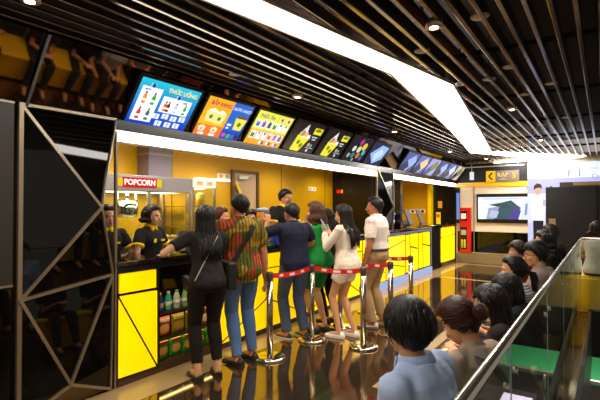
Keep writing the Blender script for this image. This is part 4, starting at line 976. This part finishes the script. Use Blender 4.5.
        if style in ('short', 'mop', 'pony', 'bun', 'bob', 'long'):
            nl = locks if style in ('short', 'mop') else locks // 2
            for i in range(nl):
                az = rnd.uniform(-math.pi, math.pi); hl = hairline(az); el0 = rnd.uniform(max(hl, .25), 1.45); ext = rnd.uniform(.25, .6) if style != 'mop' else rnd.uniform(.5, .95)
                el1 = max(el0 - ext * 1.3, hl - (.05 if style == 'short' or abs(az) < 1.3 else .3)); pts = []
                off = th0 * rnd.uniform(.6, 1.15); daz = rnd.uniform(-.25, .25)
                if style in ('pony', 'bun'):
                    # swept back to the tie
                    T_ = Vector((0, -.115, -.012)); p0 = surf(az, max(hl, rnd.uniform(hl, 1.3)), off)
                    for q in range(6):
                        t = q / 5; v = p0.lerp(T_, t); w_ = v - Vector((0, -.01, .016)); dd = w_.normalized(); aa = math.atan2(-dd.x, dd.y); ee = math.asin(max(-1, min(1, dd.z))); pts.append(hc + R @ (surf(aa, ee, off) * k))
                else:
                    for q in range(6): t = q / 5; pts.append(hc + R @ (surf(az + daz * t, el0 + (el1 - el0) * t, off + .003 * math.sin(math.pi * t)) * k))
                lock(pts, (.006 if style == 'short' else .009) * k, .002, .5)
        if style in ('pony', 'bun'):
            T_ = hc + R @ (Vector((0, -.118, -.012)) * k)
            if style == 'bun':
                b.ell(T_ + R @ Vector((0, -.02, -.005)) * k, R, .045 * k, .035 * k, .045 * k, 16, 10)
                for i in range(30):
                    a0 = rnd.uniform(0, 6.28); rr = rnd.uniform(.02, .045); pts = [T_ + R @ (Vector((rr * math.cos(a0 + t * .5), -.02 - .03 * math.sqrt(max(0, 1 - (rr / .047) ** 2)), rr * math.sin(a0 + t * .5))) * k) for t in range(5)]
                    lock(pts, .007, .003, .6)
            else:
                for i in range(locks // 2):
                    ox, oy = rnd.gauss(0, .014), rnd.gauss(0, .01); pts = [T_ + R @ (Vector((ox * .3, .01, 0)) * k)]; p = pts[0]
                    for q in range(1, 7):
                        t = q / 6; p = T_ + R @ (Vector((ox * (.5 + 1.5 * t), (-.03 - .012 * math.sin(t * 3) + oy), -length * t * rnd.uniform(.9, 1.0))) * k); pts.append(p)
                    lock(pts, .01 * k, .003, .6)
        me = b.mesh('hair', m, True); o = bpy.data.objects.new('hair', me); COL.objects.link(o); o.parent = s.root; return o
    def wpt(s, p):   # local point of the figure to world
        return s.root.matrix_basis @ Vector(p)
    def world_mat(s): return Matrix.Translation(s.root.location) @ s.root.rotation_euler.to_matrix().to_4x4()
    def w2(s, p): return s.world_mat() @ Vector(p)
def stand_feet(k=1, st=.1, yl=8, yr=-8, fl=0, fr=0): return [(-st, fl, yl), (st, fr, yr)]
def sling(P, label, color, side=1, w_=.02, bag=None, bagcol=None, name='crossbody_bag', th=.004, cover=.026, boff=(0, 0, 0)):
    """strap over one shoulder (side) to the opposite hip, in the figure's frame but a top-level thing"""
    t = thing(name, label, 'bag'); t.matrix_basis = P.world_mat(); t.location = P.root.location; t.rotation_euler = P.root.rotation_euler; t.scale = (1, 1, 1)
    T = P.torso(); k = P.k
    def prof(tt):
        for a, c in zip(T, T[1:]):
            if a[0] <= tt <= c[0]: f = (tt - a[0]) / (c[0] - a[0]); return a[1] + (c[1] - a[1]) * f, a[2] + (c[2] - a[2]) * f, a[3] + (c[3] - a[3]) * f
        return T[0][1:4]
    for face in (1, -1):
        pts = []; ns = []
        for i in range(19):
            f = i / 18; tt = .44 - .42 * f; x = side * (.10 - f * (.10 + .15)); w0, d0, fo = prof(tt)
            w0 = w0 * k * P.b + cover; d0 = d0 * k * P.b + cover; xx = x * k; xx = max(-w0 * .97, min(w0 * .97, xx))
            yy = d0 * max(0, 1 - abs(xx / w0) ** 2.35) ** (1 / 2.35); c = P.sp(tt); X, Fw, U = P.fr(tt)
            if i == 0: yy *= .35
            pts.append(c + X * xx + Fw * (face * yy + fo * k))
        b = MB()
        vs = []; 
        for i, p in enumerate(pts):
            d = (pts[min(i + 1, 18)] - pts[max(i - 1, 0)]).normalized(); n = Vector((0, face, 0)); a = d.cross(n).normalized(); n2 = a.cross(d).normalized()
            vs.append([p + a * w_, p - a * w_, p - a * w_ + n2 * th, p + a * w_ + n2 * th])
        b.rings(vs); b.obj('strap', mat('strap_' + color, color, .5), t)
    if bag:
        W_, H_, D_ = bag; c = P.sp(-.06) + Vector((-side * (.165 * k * P.b + .03 + D_ / 2), -.03, -.03)) + Vector(boff); b = MB()
        b.obox(c, Vector((0, 1, 0)), Vector((0, 0, 1)), Vector((1, 0, 0)), W_ / 2, H_ / 2, D_ / 2); o = b.obj('bag_body', mat('bag_' + (bagcol or color), bagcol or color, .45, bump=(30, .2)), t, bevel=.02)
        b = MB(); b.obox(c + Vector((-side * (D_ / 2 + .004), 0, .03)), Vector((0, 1, 0)), Vector((0, 0, 1)), Vector((1, 0, 0)), W_ / 2 - .01, H_ / 4, .005); b.obj('flap', mat('bag_flap', '1c1816', .4), t, bevel=.004)
    return t
def phone(P, sd, label, color='101012', scr='203040', tilt=.4):
    W = P.P['wr', sd]; d, n, c = P.P['hand', sd]; M = P.world_mat(); n = Vector(n); n = (n - d * n.dot(d)).normalized()
    t = thing('mobile_phone', label, 'phone', M @ (W + d * .095 + n * .03))
    R = M.to_3x3(); U = (R @ d).normalized(); V = (R @ n).normalized(); A = U.cross(V)
    b = MB(); b.obox((0, 0, 0), A, U, V, .036, .07, .0045); b.obj('case', mat('phone_' + color, color, .3), t, bevel=.002)
    b = MB(); b.obox(V * .0052, A, U, V, .032, .062, .0005); b.obj('display', glow(scr, .8), t)
    return t
# patterned materials
def hawaiian():
    m = mat('hawaiian_print', 'a8791c', .75, spec=.2); nt, b = nodes_of(m); N = nt.nodes; L = nt.links
    tc = N.new('ShaderNodeTexCoord')
    v = N.new('ShaderNodeTexNoise'); v.inputs['Scale'].default_value = 5.5; v.inputs['Detail'].default_value = 1; L.new(tc.outputs['Object'], v.inputs['Vector'])
    r = N.new('ShaderNodeValToRGB'); r.color_ramp.interpolation = 'CONSTANT'
    cs = [(0, '7d6415'), (.40, 'a8801e'), (.48, '5e5a18'), (.58, 'b03a1e'), (.68, 'c45a2a')]
    while len(r.color_ramp.elements) < len(cs): r.color_ramp.elements.new(.5)
    for e, (p, c) in zip(r.color_ramp.elements, cs): e.position = p; e.color = (*srgb(c), 1)
    L.new(v.outputs['Fac'], r.inputs[0])
    w_ = N.new('ShaderNodeTexWave'); w_.wave_type = 'BANDS'; w_.bands_direction = 'X'; w_.inputs['Scale'].default_value = 9; w_.inputs['Distortion'].default_value = 2.5; w_.inputs['Detail'].default_value = 2; w_.inputs['Detail Scale'].default_value = .6
    L.new(tc.outputs['Object'], w_.inputs['Vector'])
    rr = N.new('ShaderNodeMapRange'); rr.inputs['From Min'].default_value = .55; rr.inputs['From Max'].default_value = .75; L.new(w_.outputs['Fac'], rr.inputs[0])
    mx = N.new('ShaderNodeMixRGB'); mx.inputs[2].default_value = (*srgb('2e2a0e'), 1); mu = N.new('ShaderNodeMath'); mu.operation = 'MULTIPLY'; mu.inputs[1].default_value = .75
    v2 = N.new('ShaderNodeTexVoronoi'); v2.inputs['Scale'].default_value = 16; L.new(tc.outputs['Object'], v2.inputs['Vector'])
    L.new(rr.outputs[0], mu.inputs[0]); L.new(mu.outputs[0], mx.inputs[0]); L.new(r.outputs[0], mx.inputs[1])
    m3 = N.new('ShaderNodeMixRGB'); m3.blend_type = 'MULTIPLY'; m3.inputs[0].default_value = .35; L.new(mx.outputs[0], m3.inputs[1]); L.new(v2.outputs['Color'], m3.inputs[2])
    L.new(m3.outputs[0], b.inputs['Base Color']); return m
def striped(name, c1, c2, scale, axis='Z', thin=.5):
    m = mat(name, c1, .8, spec=.2); nt, b = nodes_of(m); N = nt.nodes; L = nt.links
    tc = N.new('ShaderNodeTexCoord'); w_ = N.new('ShaderNodeTexWave'); w_.bands_direction = axis; w_.inputs['Scale'].default_value = scale; w_.inputs['Distortion'].default_value = .4; L.new(tc.outputs['Object'], w_.inputs['Vector'])
    r = N.new('ShaderNodeValToRGB'); r.color_ramp.elements[0].position = thin - .05; r.color_ramp.elements[1].position = thin + .05; r.color_ramp.elements[0].color = (*srgb(c1), 1); r.color_ramp.elements[1].color = (*srgb(c2), 1)
    L.new(w_.outputs['Fac'], r.inputs[0]); L.new(r.outputs[0], b.inputs['Base Color']); return m

# ================= customers at the counter
def woman_black():
    p = Person(-3.13, 2.93, 152, 1.60, 'f', lean=9, head=(12, 4, 4), label='person with long black hair in black top and trousers leaning on the counter', skin='c8946c')
    p.head_at(-3.10,2.91,1.475)
    p.legs([(-.09, -.02, 10), (.1, .0, -6)])
    p.arm(-1, (-.33, .26, 1.10), (-.8, -.5, -.3), palm=(0, 0, -1), curl=.2); p.arm(1, (.04, .36, 1.12), (.25, -.2, -1), palm=(0, 0, -1), curl=.3)
    p.build_body(); p.top('1f1b1a', .62, -.04, infl=.016); p.pants('15110f', .93, infl=.014); p.shoes('0c0a0a', low=True, kind='flat_shoe'); p.hair('long', '0e0908', .40, 150, 3)
    sling(p, 'thin pale chain strap bag across the back of the black top', 'b0a48c', 1, .004, (.2, .14, .05), '2a2220', boff=(.06, .16, .05))
woman_black()
def man_hawaiian():
    p = Person(-3.05, 3.34, 150, 1.71, 'm', lean=3, build=1.02, head=(24, 2, 0), label='person in red and olive patterned shirt and blue jeans with black sling bag', skin='b87850')
    p.head_at(-3.07,3.35,1.591)
    p.legs([(-.06, -.08, 28), (.13, .02, 20)])
    p.arm(-1, (-.22, .26, 1.15), (-.6, -.6, -.5), palm=(0, 0, 1), curl=.7); p.arm(1, (.27, .03, .82), (.5, -.8, 0), palm=(-1, 0, 0), curl=.4)
    p.build_body(); p.top('x', .72, -.13, infl=.026, m=hawaiian(), loose=.5); p.collar('x', hawaiian()); p.pants('3b5a94', 1.0, m=mat('denim_blue', '4a6794', .85, vary=.18, bump=(70, .2)), name='jeans', infl=.012); p.shoes('1c1614', '0f0c0b'); p.hair('short', '0e0a09', .1, 140, 4)
    sling(p, 'black sling bag hanging at the hip of the patterned shirt', '14110f', 1, .024, (.3, .26, .09), '121010', name='sling_bag', cover=.045, boff=(.07, -.12, .06))
man_hawaiian()
def man_navy():
    p = Person(-3.04, 4.28, 152, 1.63, 'm', lean=6, build=1.03, head=(18, 6, 3), label='person in navy polo and jeans raising a phone', skin='c08458')
    p.head_at(-3.12,4.33,1.503)
    p.legs([(-.1, .0, 25), (.11, -.05, 10)])
    p.arm(-1, (-.24, .24, 1.36), (-.8, -.5, -.8), palm=(.2, 1, 0), curl=.9, hd=(.1, .3, 1)); p.arm(1, (.16, .28, 1.10), (.7, -.6, -.4), palm=(-1, 0, .2), curl=.8)
    p.build_body(); p.top('1d2036', .6, -.08, infl=.022); p.collar('1d2036'); p.pants('x', 1.0, m=mat('denim_dark', '3d4a66', .85, vary=.2, bump=(70, .2)), name='jeans', infl=.016, wide=.006); p.shoes('2a2624', 'c8c0b4'); p.hair('short', '0c0808', .1, 140, 5)
    phone(p, -1, 'black phone held up by the person in the navy polo')
man_navy()
def woman_green():
    p = Person(-2.98, 4.80, 172, 1.64, 'f', lean=3, head=(24, 2, 0), label='person with brown wavy bob in green sleeveless top, hand at mouth', skin='d09a6e')
    p.head_at(-3.03,4.72,1.512)
    p.legs([(-.08, .0, 6), (.08, -.04, -4)])
    p.arm(-1, (-.06, .16, 1.37), (-.9, .2, -.8), palm=(.3, -1, 0), curl=1.1, hd=(.25, -.1, 1)); p.arm(1, (.2, .2, 1.0), (.7, -.6, -.4), curl=.6)
    p.build_body(); p.top('1f8a3c', .5, -.16, neck=.45, infl=.024, tank=True, loose=.6, name='tank_top'); p.pants('1f7a36', .42, name='shorts', infl=.03); p.shoes('3a3430', '1c1816'); p.hair('bob', '4a2c1c', .17, 150, 6, volume=1.3)
woman_green()
def woman_dark():
    p = Person(-3.06, 5.22, 165, 1.55, 'f', lean=3, head=(10, 5, 0), label='person in black with dark hair, mostly hidden between green top and white blouse', skin='c8946c')
    p.head_at(-3.11,5.15,1.428)
    p.legs([(-.08, .0, 6), (.08, -.04, -4)])
    p.arm(-1, (-.15, .26, 1.1), (-.7, -.5, -.5), curl=.7); p.arm(1, (.15, .26, 1.1), (.7, -.5, -.5), curl=.7)
    p.build_body(); p.top('1a1717', .5, -.1, infl=.02, long=True); p.pants('12100f', 1.0, name='trousers'); p.shoes('15100e'); p.hair('long', '120c0a', .3, 110, 7)
    t = thing('backpack', 'dark grey backpack on the person in black behind the green top', 'backpack'); t.location = p.root.location; t.rotation_euler = p.root.rotation_euler
    b = MB(); c = p.sp(.24) + Vector((0, -.21, 0)); b.ell(c, I3, .15, .075, .23, 20, 14); b.obj('bag_body', mat('pack_grey', '2a2624', .7, bump=(50, .2)), t, True)
    b = MB(); b.ell(c + Vector((0, -.05, -.07)), I3, .1, .05, .1, 16, 10); b.obj('pocket', mat('pack_dark', '1d1a19', .7), t, True)
    for sx in (-1, 1): b = MB(); b.tube([p.sp(.40) + Vector((sx * .09, -.13, 0)), p.sp(.46) + Vector((sx * .09, -.04, .035)), p.sp(.40) + Vector((sx * .1, .12, 0)), p.sp(.2) + Vector((sx * .13, .08, 0)), p.sp(.1) + Vector((sx * .13, -.12, 0))], .014, 8); b.obj('strap', mat('pack_dark', '1d1a19', .7), t, True)
woman_dark()
def woman_white():
    p = Person(-2.60, 4.82, 178, 1.61, 'f', lean=2, build=.95, head=(14, 12, 0), label='person in white blouse and shorts with long dark hair holding a phone', skin='d49c72')
    p.head_at(-2.60,4.67,1.478)
    p.legs([(-.09, .06, 4), (.07, -.05, -6)])
    p.arm(-1, (-.06, .28, 1.24), (-.6, -.4, -.9), palm=(.4, -.2, .8), curl=.9, hd=(.15, .5, .7)); p.arm(1, (.06, .27, 1.2), (.6, -.4, -.9), palm=(-.4, -.2, .8), curl=.9, hd=(-.2, .5, .6))
    p.build_body(); p.top('e3d3c2', .5, -.06, infl=.022, long=True, name='blouse', loose=.3); p.pants('efe4d6', .24, name='shorts', infl=.03, disp=(.008, 20, 14)); p.shoes('efe8de', 'd8d0c4'); p.hair('long', '1c110d', .42, 150, 8)
    phone(p, -1, 'pale blue phone in the hands of the person in the white blouse', '7fa8c8', '9fd0f0')
woman_white()
def man_white():
    p = Person(-2.38, 5.33, 184, 1.71, 'm', lean=1, head=(18, 2, 0), label='person in white striped short sleeved shirt and khaki trousers', skin='b07048')
    p.head_at(-2.47,5.28,1.563)
    p.legs([(-.09, .03, 14), (.1, -.06, -8)])
    p.arm(-1, (-.25, .08, .83), (-.3, -.9, 0), palm=(1, 0, 0), curl=.4); p.arm(1, (.26, .1, .86), (.3, -.9, 0), curl=.4)
    p.build_body(); p.top('x', .72, .04, infl=.026, m=striped('white_pinstripe', 'e6d9ce', 'cdbcb2', 30, 'X', .6)); p.collar('e8dcd0'); p.pants('a5875e', 1.0, waist=.1, infl=.018, wide=.012); p.shoes('c8beb0', '7a7064'); p.hair('short', '1a1210', .1, 130, 9)
    b = MB(); T = p.torso(.0, .1); b.rings(p.trings([(.055, .158, .11, 0), (.085, .156, .109, 0)], .033)); b.obj('belt', mat('belt_brown', '2a1c12', .4), p.root, True)
man_white()

# ================= staff behind the counter
def staff(x, y, face, H, sex, hair, head, label, seed, arms=None, hl=.1, hcol='1a1009', locks=110, at=None):
    p = Person(x, y, face, H, sex, lean=3, head=head, label=label, skin='d8a078' if sex == 'f' else 'cf9468', z0=0)
    if at: p.head_at(*at)
    p.legs([(-.09, .0, 6), (.09, 0, -6)])
    a = arms or [((-.2, .3, 1.02), None), ((.2, .3, 1.02), None)]
    p.arm(-1, a[0][0], a[0][1], palm=(0, 0, -1), curl=.4); p.arm(1, a[1][0], a[1][1], palm=(0, 0, -1), curl=.4)
    p.build_body(); p.top('1b1716', .55, -.05, infl=.018, name='polo_shirt'); p.collar('f0c400'); p.pants('191514', 1.0); p.shoes('100c0b'); p.hair(hair, hcol, hl, locks, seed)
    k = p.k; g = (1 if sex == 'm' else .84)
    for sd in (-1, 1):
        A, E_ = p.P['sh', sd], p.P['el', sd]; q = A.lerp(E_, .5); r = A.lerp(E_, .585); b = MB(); b.tube([q, r], [(.0655 * k * g + .0115)] * 2, 16); b.obj('sleeve_cuff', mat('cloth_f0c400', 'f0c400', .8), p.root, True)
    X, Fw, U = p.fr(.33); c = p.sp(.345) + Fw * (.118 * k + .022); b = MB(); b.obox(c + X * -.06, X, U, Fw, .03, .01, .004); b.obj('name_badge', mat('badge_yellow', 'f0d020', .4), p.root)
    b = MB(); b.obox(c + X * .07 + U * .0, X, U, Fw, .018, .02, .004); b.obj('logo_patch', mat('badge_yellow', 'f0d020', .4), p.root)
    return p
staff(-4.12, 3.09, 15, 1.60, 'f', 'bob', (6, 4, 0), 'person with dark brown bob in black polo with yellow collar before the popcorn machine', 11, at=(-4.05,3.045,1.496), hl=.07, hcol='24120c')
staff(-4.02, 2.48, -10, 1.60, 'f', 'bun', (0, 4, 0), 'person in black and yellow polo glimpsed past the pillar edge', 12, at=(-4.12,2.56,1.458), hcol='24120c')
staff(-4.15, 5.80, -12, 1.87, 'm', 'short', (12, 12, 0), 'tall person with short hair in black polo with yellow collar looking down', 13, at=(-4.10,5.554,1.706))
staff(-4.15, 4.30, 20, 1.58, 'f', 'bun', (10, 10, 0), 'person with reddish brown hair in black and yellow polo between two customers', 14, at=(-4.05,4.1,1.461), hcol='4a1f16')
staff(-4.2, 5.02, -60, 1.55, 'f', 'bob', (0, 15, 0), 'person with dark hair in black polo half hidden behind the patterned shirt man', 15, at=(-4.15,4.80,1.45), hl=.1)

# ================= seated people along the glass
def seated(x, y, face, H, sex, label, hair, head=(0, 0, 0), lean=8, skin='c48c64', hcol='110b09', hl=.1, locks=120, seed=1, build=1.0, fine=False, long=False, col='8090b0', m=None, collar=None, pcol='2a2a30', sleeve=.6, hands=None, at=None, drop=0):
    p = Person(x, y, face, H, sex, lean=lean, build=build, head=head, seated=True, label=label, skin=skin, fine=fine)
    p.hip.z -= drop
    for sd in (-1, 1): p.P['sh', sd].z -= drop; p.P['hp', sd].z -= drop
    if at: p.head_at(*at)
    k = p.k; p.legs([(-.12, .46, 5), (.12, .46, -5)])
    if hands: p.arm(-1, *hands[0]); p.arm(1, *hands[1])
    else: p.arm(-1, (-.06, .30, .61), (-.15, -.4, -1), palm=(0, 0, -1), curl=.5); p.arm(1, (.06, .30, .61), (.15, -.4, -1), palm=(0, 0, -1), curl=.5)
    p.build_body(); p.top(col, sleeve, -.05, infl=.022, m=m, long=long, disp=(.007, 12, 8))
    if collar: p.collar(collar)
    p.pants(pcol, 1.0); p.shoes('2a2422', '15110f'); p.hair(hair, hcol, hl, locks, seed); return p
SEAT = []
b_ = seated(-.66, 1.66, 172, 1.66, 'm', 'person with thick black hair in light blue collared shirt sitting nearest on the bench', 'mop', (-24, 2, 0), 8, at=(-.655,1.71,1.065), build=.9, hl=.1, locks=420, seed=21, fine=True, col='a6b8de', collar='a6b8de', sleeve=.7, hcol='0d0807')
w_ = seated(-.66, 2.36, 160, 1.56, 'f', 'person with reddish brown tied hair in taupe tee bowing the head', 'bun', (4, 34, 0), 7, at=(-.59,2.22,.99), build=.98, hl=.1, locks=460, seed=22, fine=True, col='a89280', hcol='3a1710', skin='cf9468',
            hands=[((-.1, .34, .72), (-.25, -.4, -1), (0, 0, 1), .8), ((.08, .34, .72), (.25, -.4, -1), (0, 0, 1), .8)])
sling(w_, 'black shoulder strap bag across the taupe tee', '0e0c0c', -1, .02, (.26, .2, .08), '121010', name='shoulder_bag', cover=.058)
phone(w_, -1, 'black phone in the lap of the person in the taupe tee')
seated(-.66, 3.02, 182, 1.52, 'f', 'person with long loose dark hair in dark spotted top behind the taupe tee', 'long', (0, 28, 0), 8, at=(-.60,3.0,.94), hl=.34, locks=260, seed=23, col='2a2022', hcol='1a0f0d')
seated(-.64, 3.66, 184, 1.52, 'f', 'person with dark hair and turquoise strap in black top', 'long', (0, 24, 0), 12, at=(-.61,3.6,.93), hl=.2, locks=160, seed=24, col='16181c', hcol='120b0a')
seated(-.70, 4.32, 184, 1.55, 'f', 'person with black ponytail in grey and white striped tee', 'pony', (10, 6, 0), 6, at=(-.63,4.01,1.03), hl=.2, locks=160, seed=25, m=striped('grey_stripe_tee', 'b8b2ac', '5e5c60', 16, 'Z'), hcol='0e0908')
g_ = seated(-.56, 4.66, 184, 1.66, 'm', 'person with glasses and black hair in taupe grey tee', 'mop', (14, 6, 0), 5, at=(-.52,4.53,1.12), hl=.1, locks=160, seed=26, col='7d6c66', hcol='0e0908')
def glasses(p):
    t = thing('eyeglasses', 'thin dark framed eyeglasses on the person in the taupe grey tee', 'eyeglasses'); t.location = p.root.location; t.rotation_euler = p.root.rotation_euler; R, hc, k = p.R, p.hc, p.k
    for sd in (-1, 1):
        b = MB(); pts = [hc + R @ (Vector((sd * .031 + .021 * math.cos(a), .098, -.002 + .017 * math.sin(a))) * k) for a in [6.283 * i / 16 for i in range(17)]]; b.tube(pts, .0018, 6); b.obj('rim', M_black, t, True)
        b = MB(); b.tube([hc + R @ (Vector((sd * .052, .098, .003)) * k), hc + R @ (Vector((sd * .076, .085, .003)) * k), hc + R @ (Vector((sd * .082, -.0, 0)) * k)], .002, 6); b.obj('temple', M_black, t, True)
    b = MB(); b.tube([hc + R @ (Vector((-.01, .099, .0)) * k), hc + R @ (Vector((.01, .099, .0)) * k)], .0018, 6); b.obj('bridge', M_black, t, True)
glasses(g_)
seated(-.74, 5.25, 186, 1.42, 'm', 'person with short brown hair, small, sitting past the striped tee', 'mop', (8, 5, 0), 5, at=(-.80,5.4,1.07), hl=.1, locks=110, seed=27, col='5a2824', hcol='2a1810')
seated(-.60, 5.75, 188, 1.60, 'f', 'person with dark hair in black jacket over white top', 'bob', (10, 8, 0), 8, at=(-.56,5.6,1.17), hl=.1, locks=120, seed=28, col='17130f', long=True, collar='d8d0c8', hcol='120b08')
seated(-.62, 6.60, 188, 1.66, 'm', 'person with dark hair farthest along the bench before the black kiosk', 'short', (0, 5, 0), 6, at=(-.60,6.65,1.22), hl=.1, locks=90, seed=29, col='1a1614', hcol='1c110c')
def corner_person():
    p = Person(-.10, 7.98, 80, 1.66, 'f', lean=4, head=(-20, 0, 0), seated=True, label='person in pale grey top sitting past the glass corner, seen from behind', skin='c48c64', z0=.07)
    p.legs([(-.12, .5, 5, -.07), (.12, .5, -5, -.07)]); p.arm(-1, (-.1, .34, .68), (-.7, -.5, -.2)); p.arm(1, (.1, .34, .68), (.7, -.5, -.2)); p.build_body(); p.top('a89c94', .6, -.05, infl=.024); p.pants('2a2a30', 1.0); p.shoes('2a2422'); p.hair('bob', '20130d', .1, 100, 31)
corner_person()
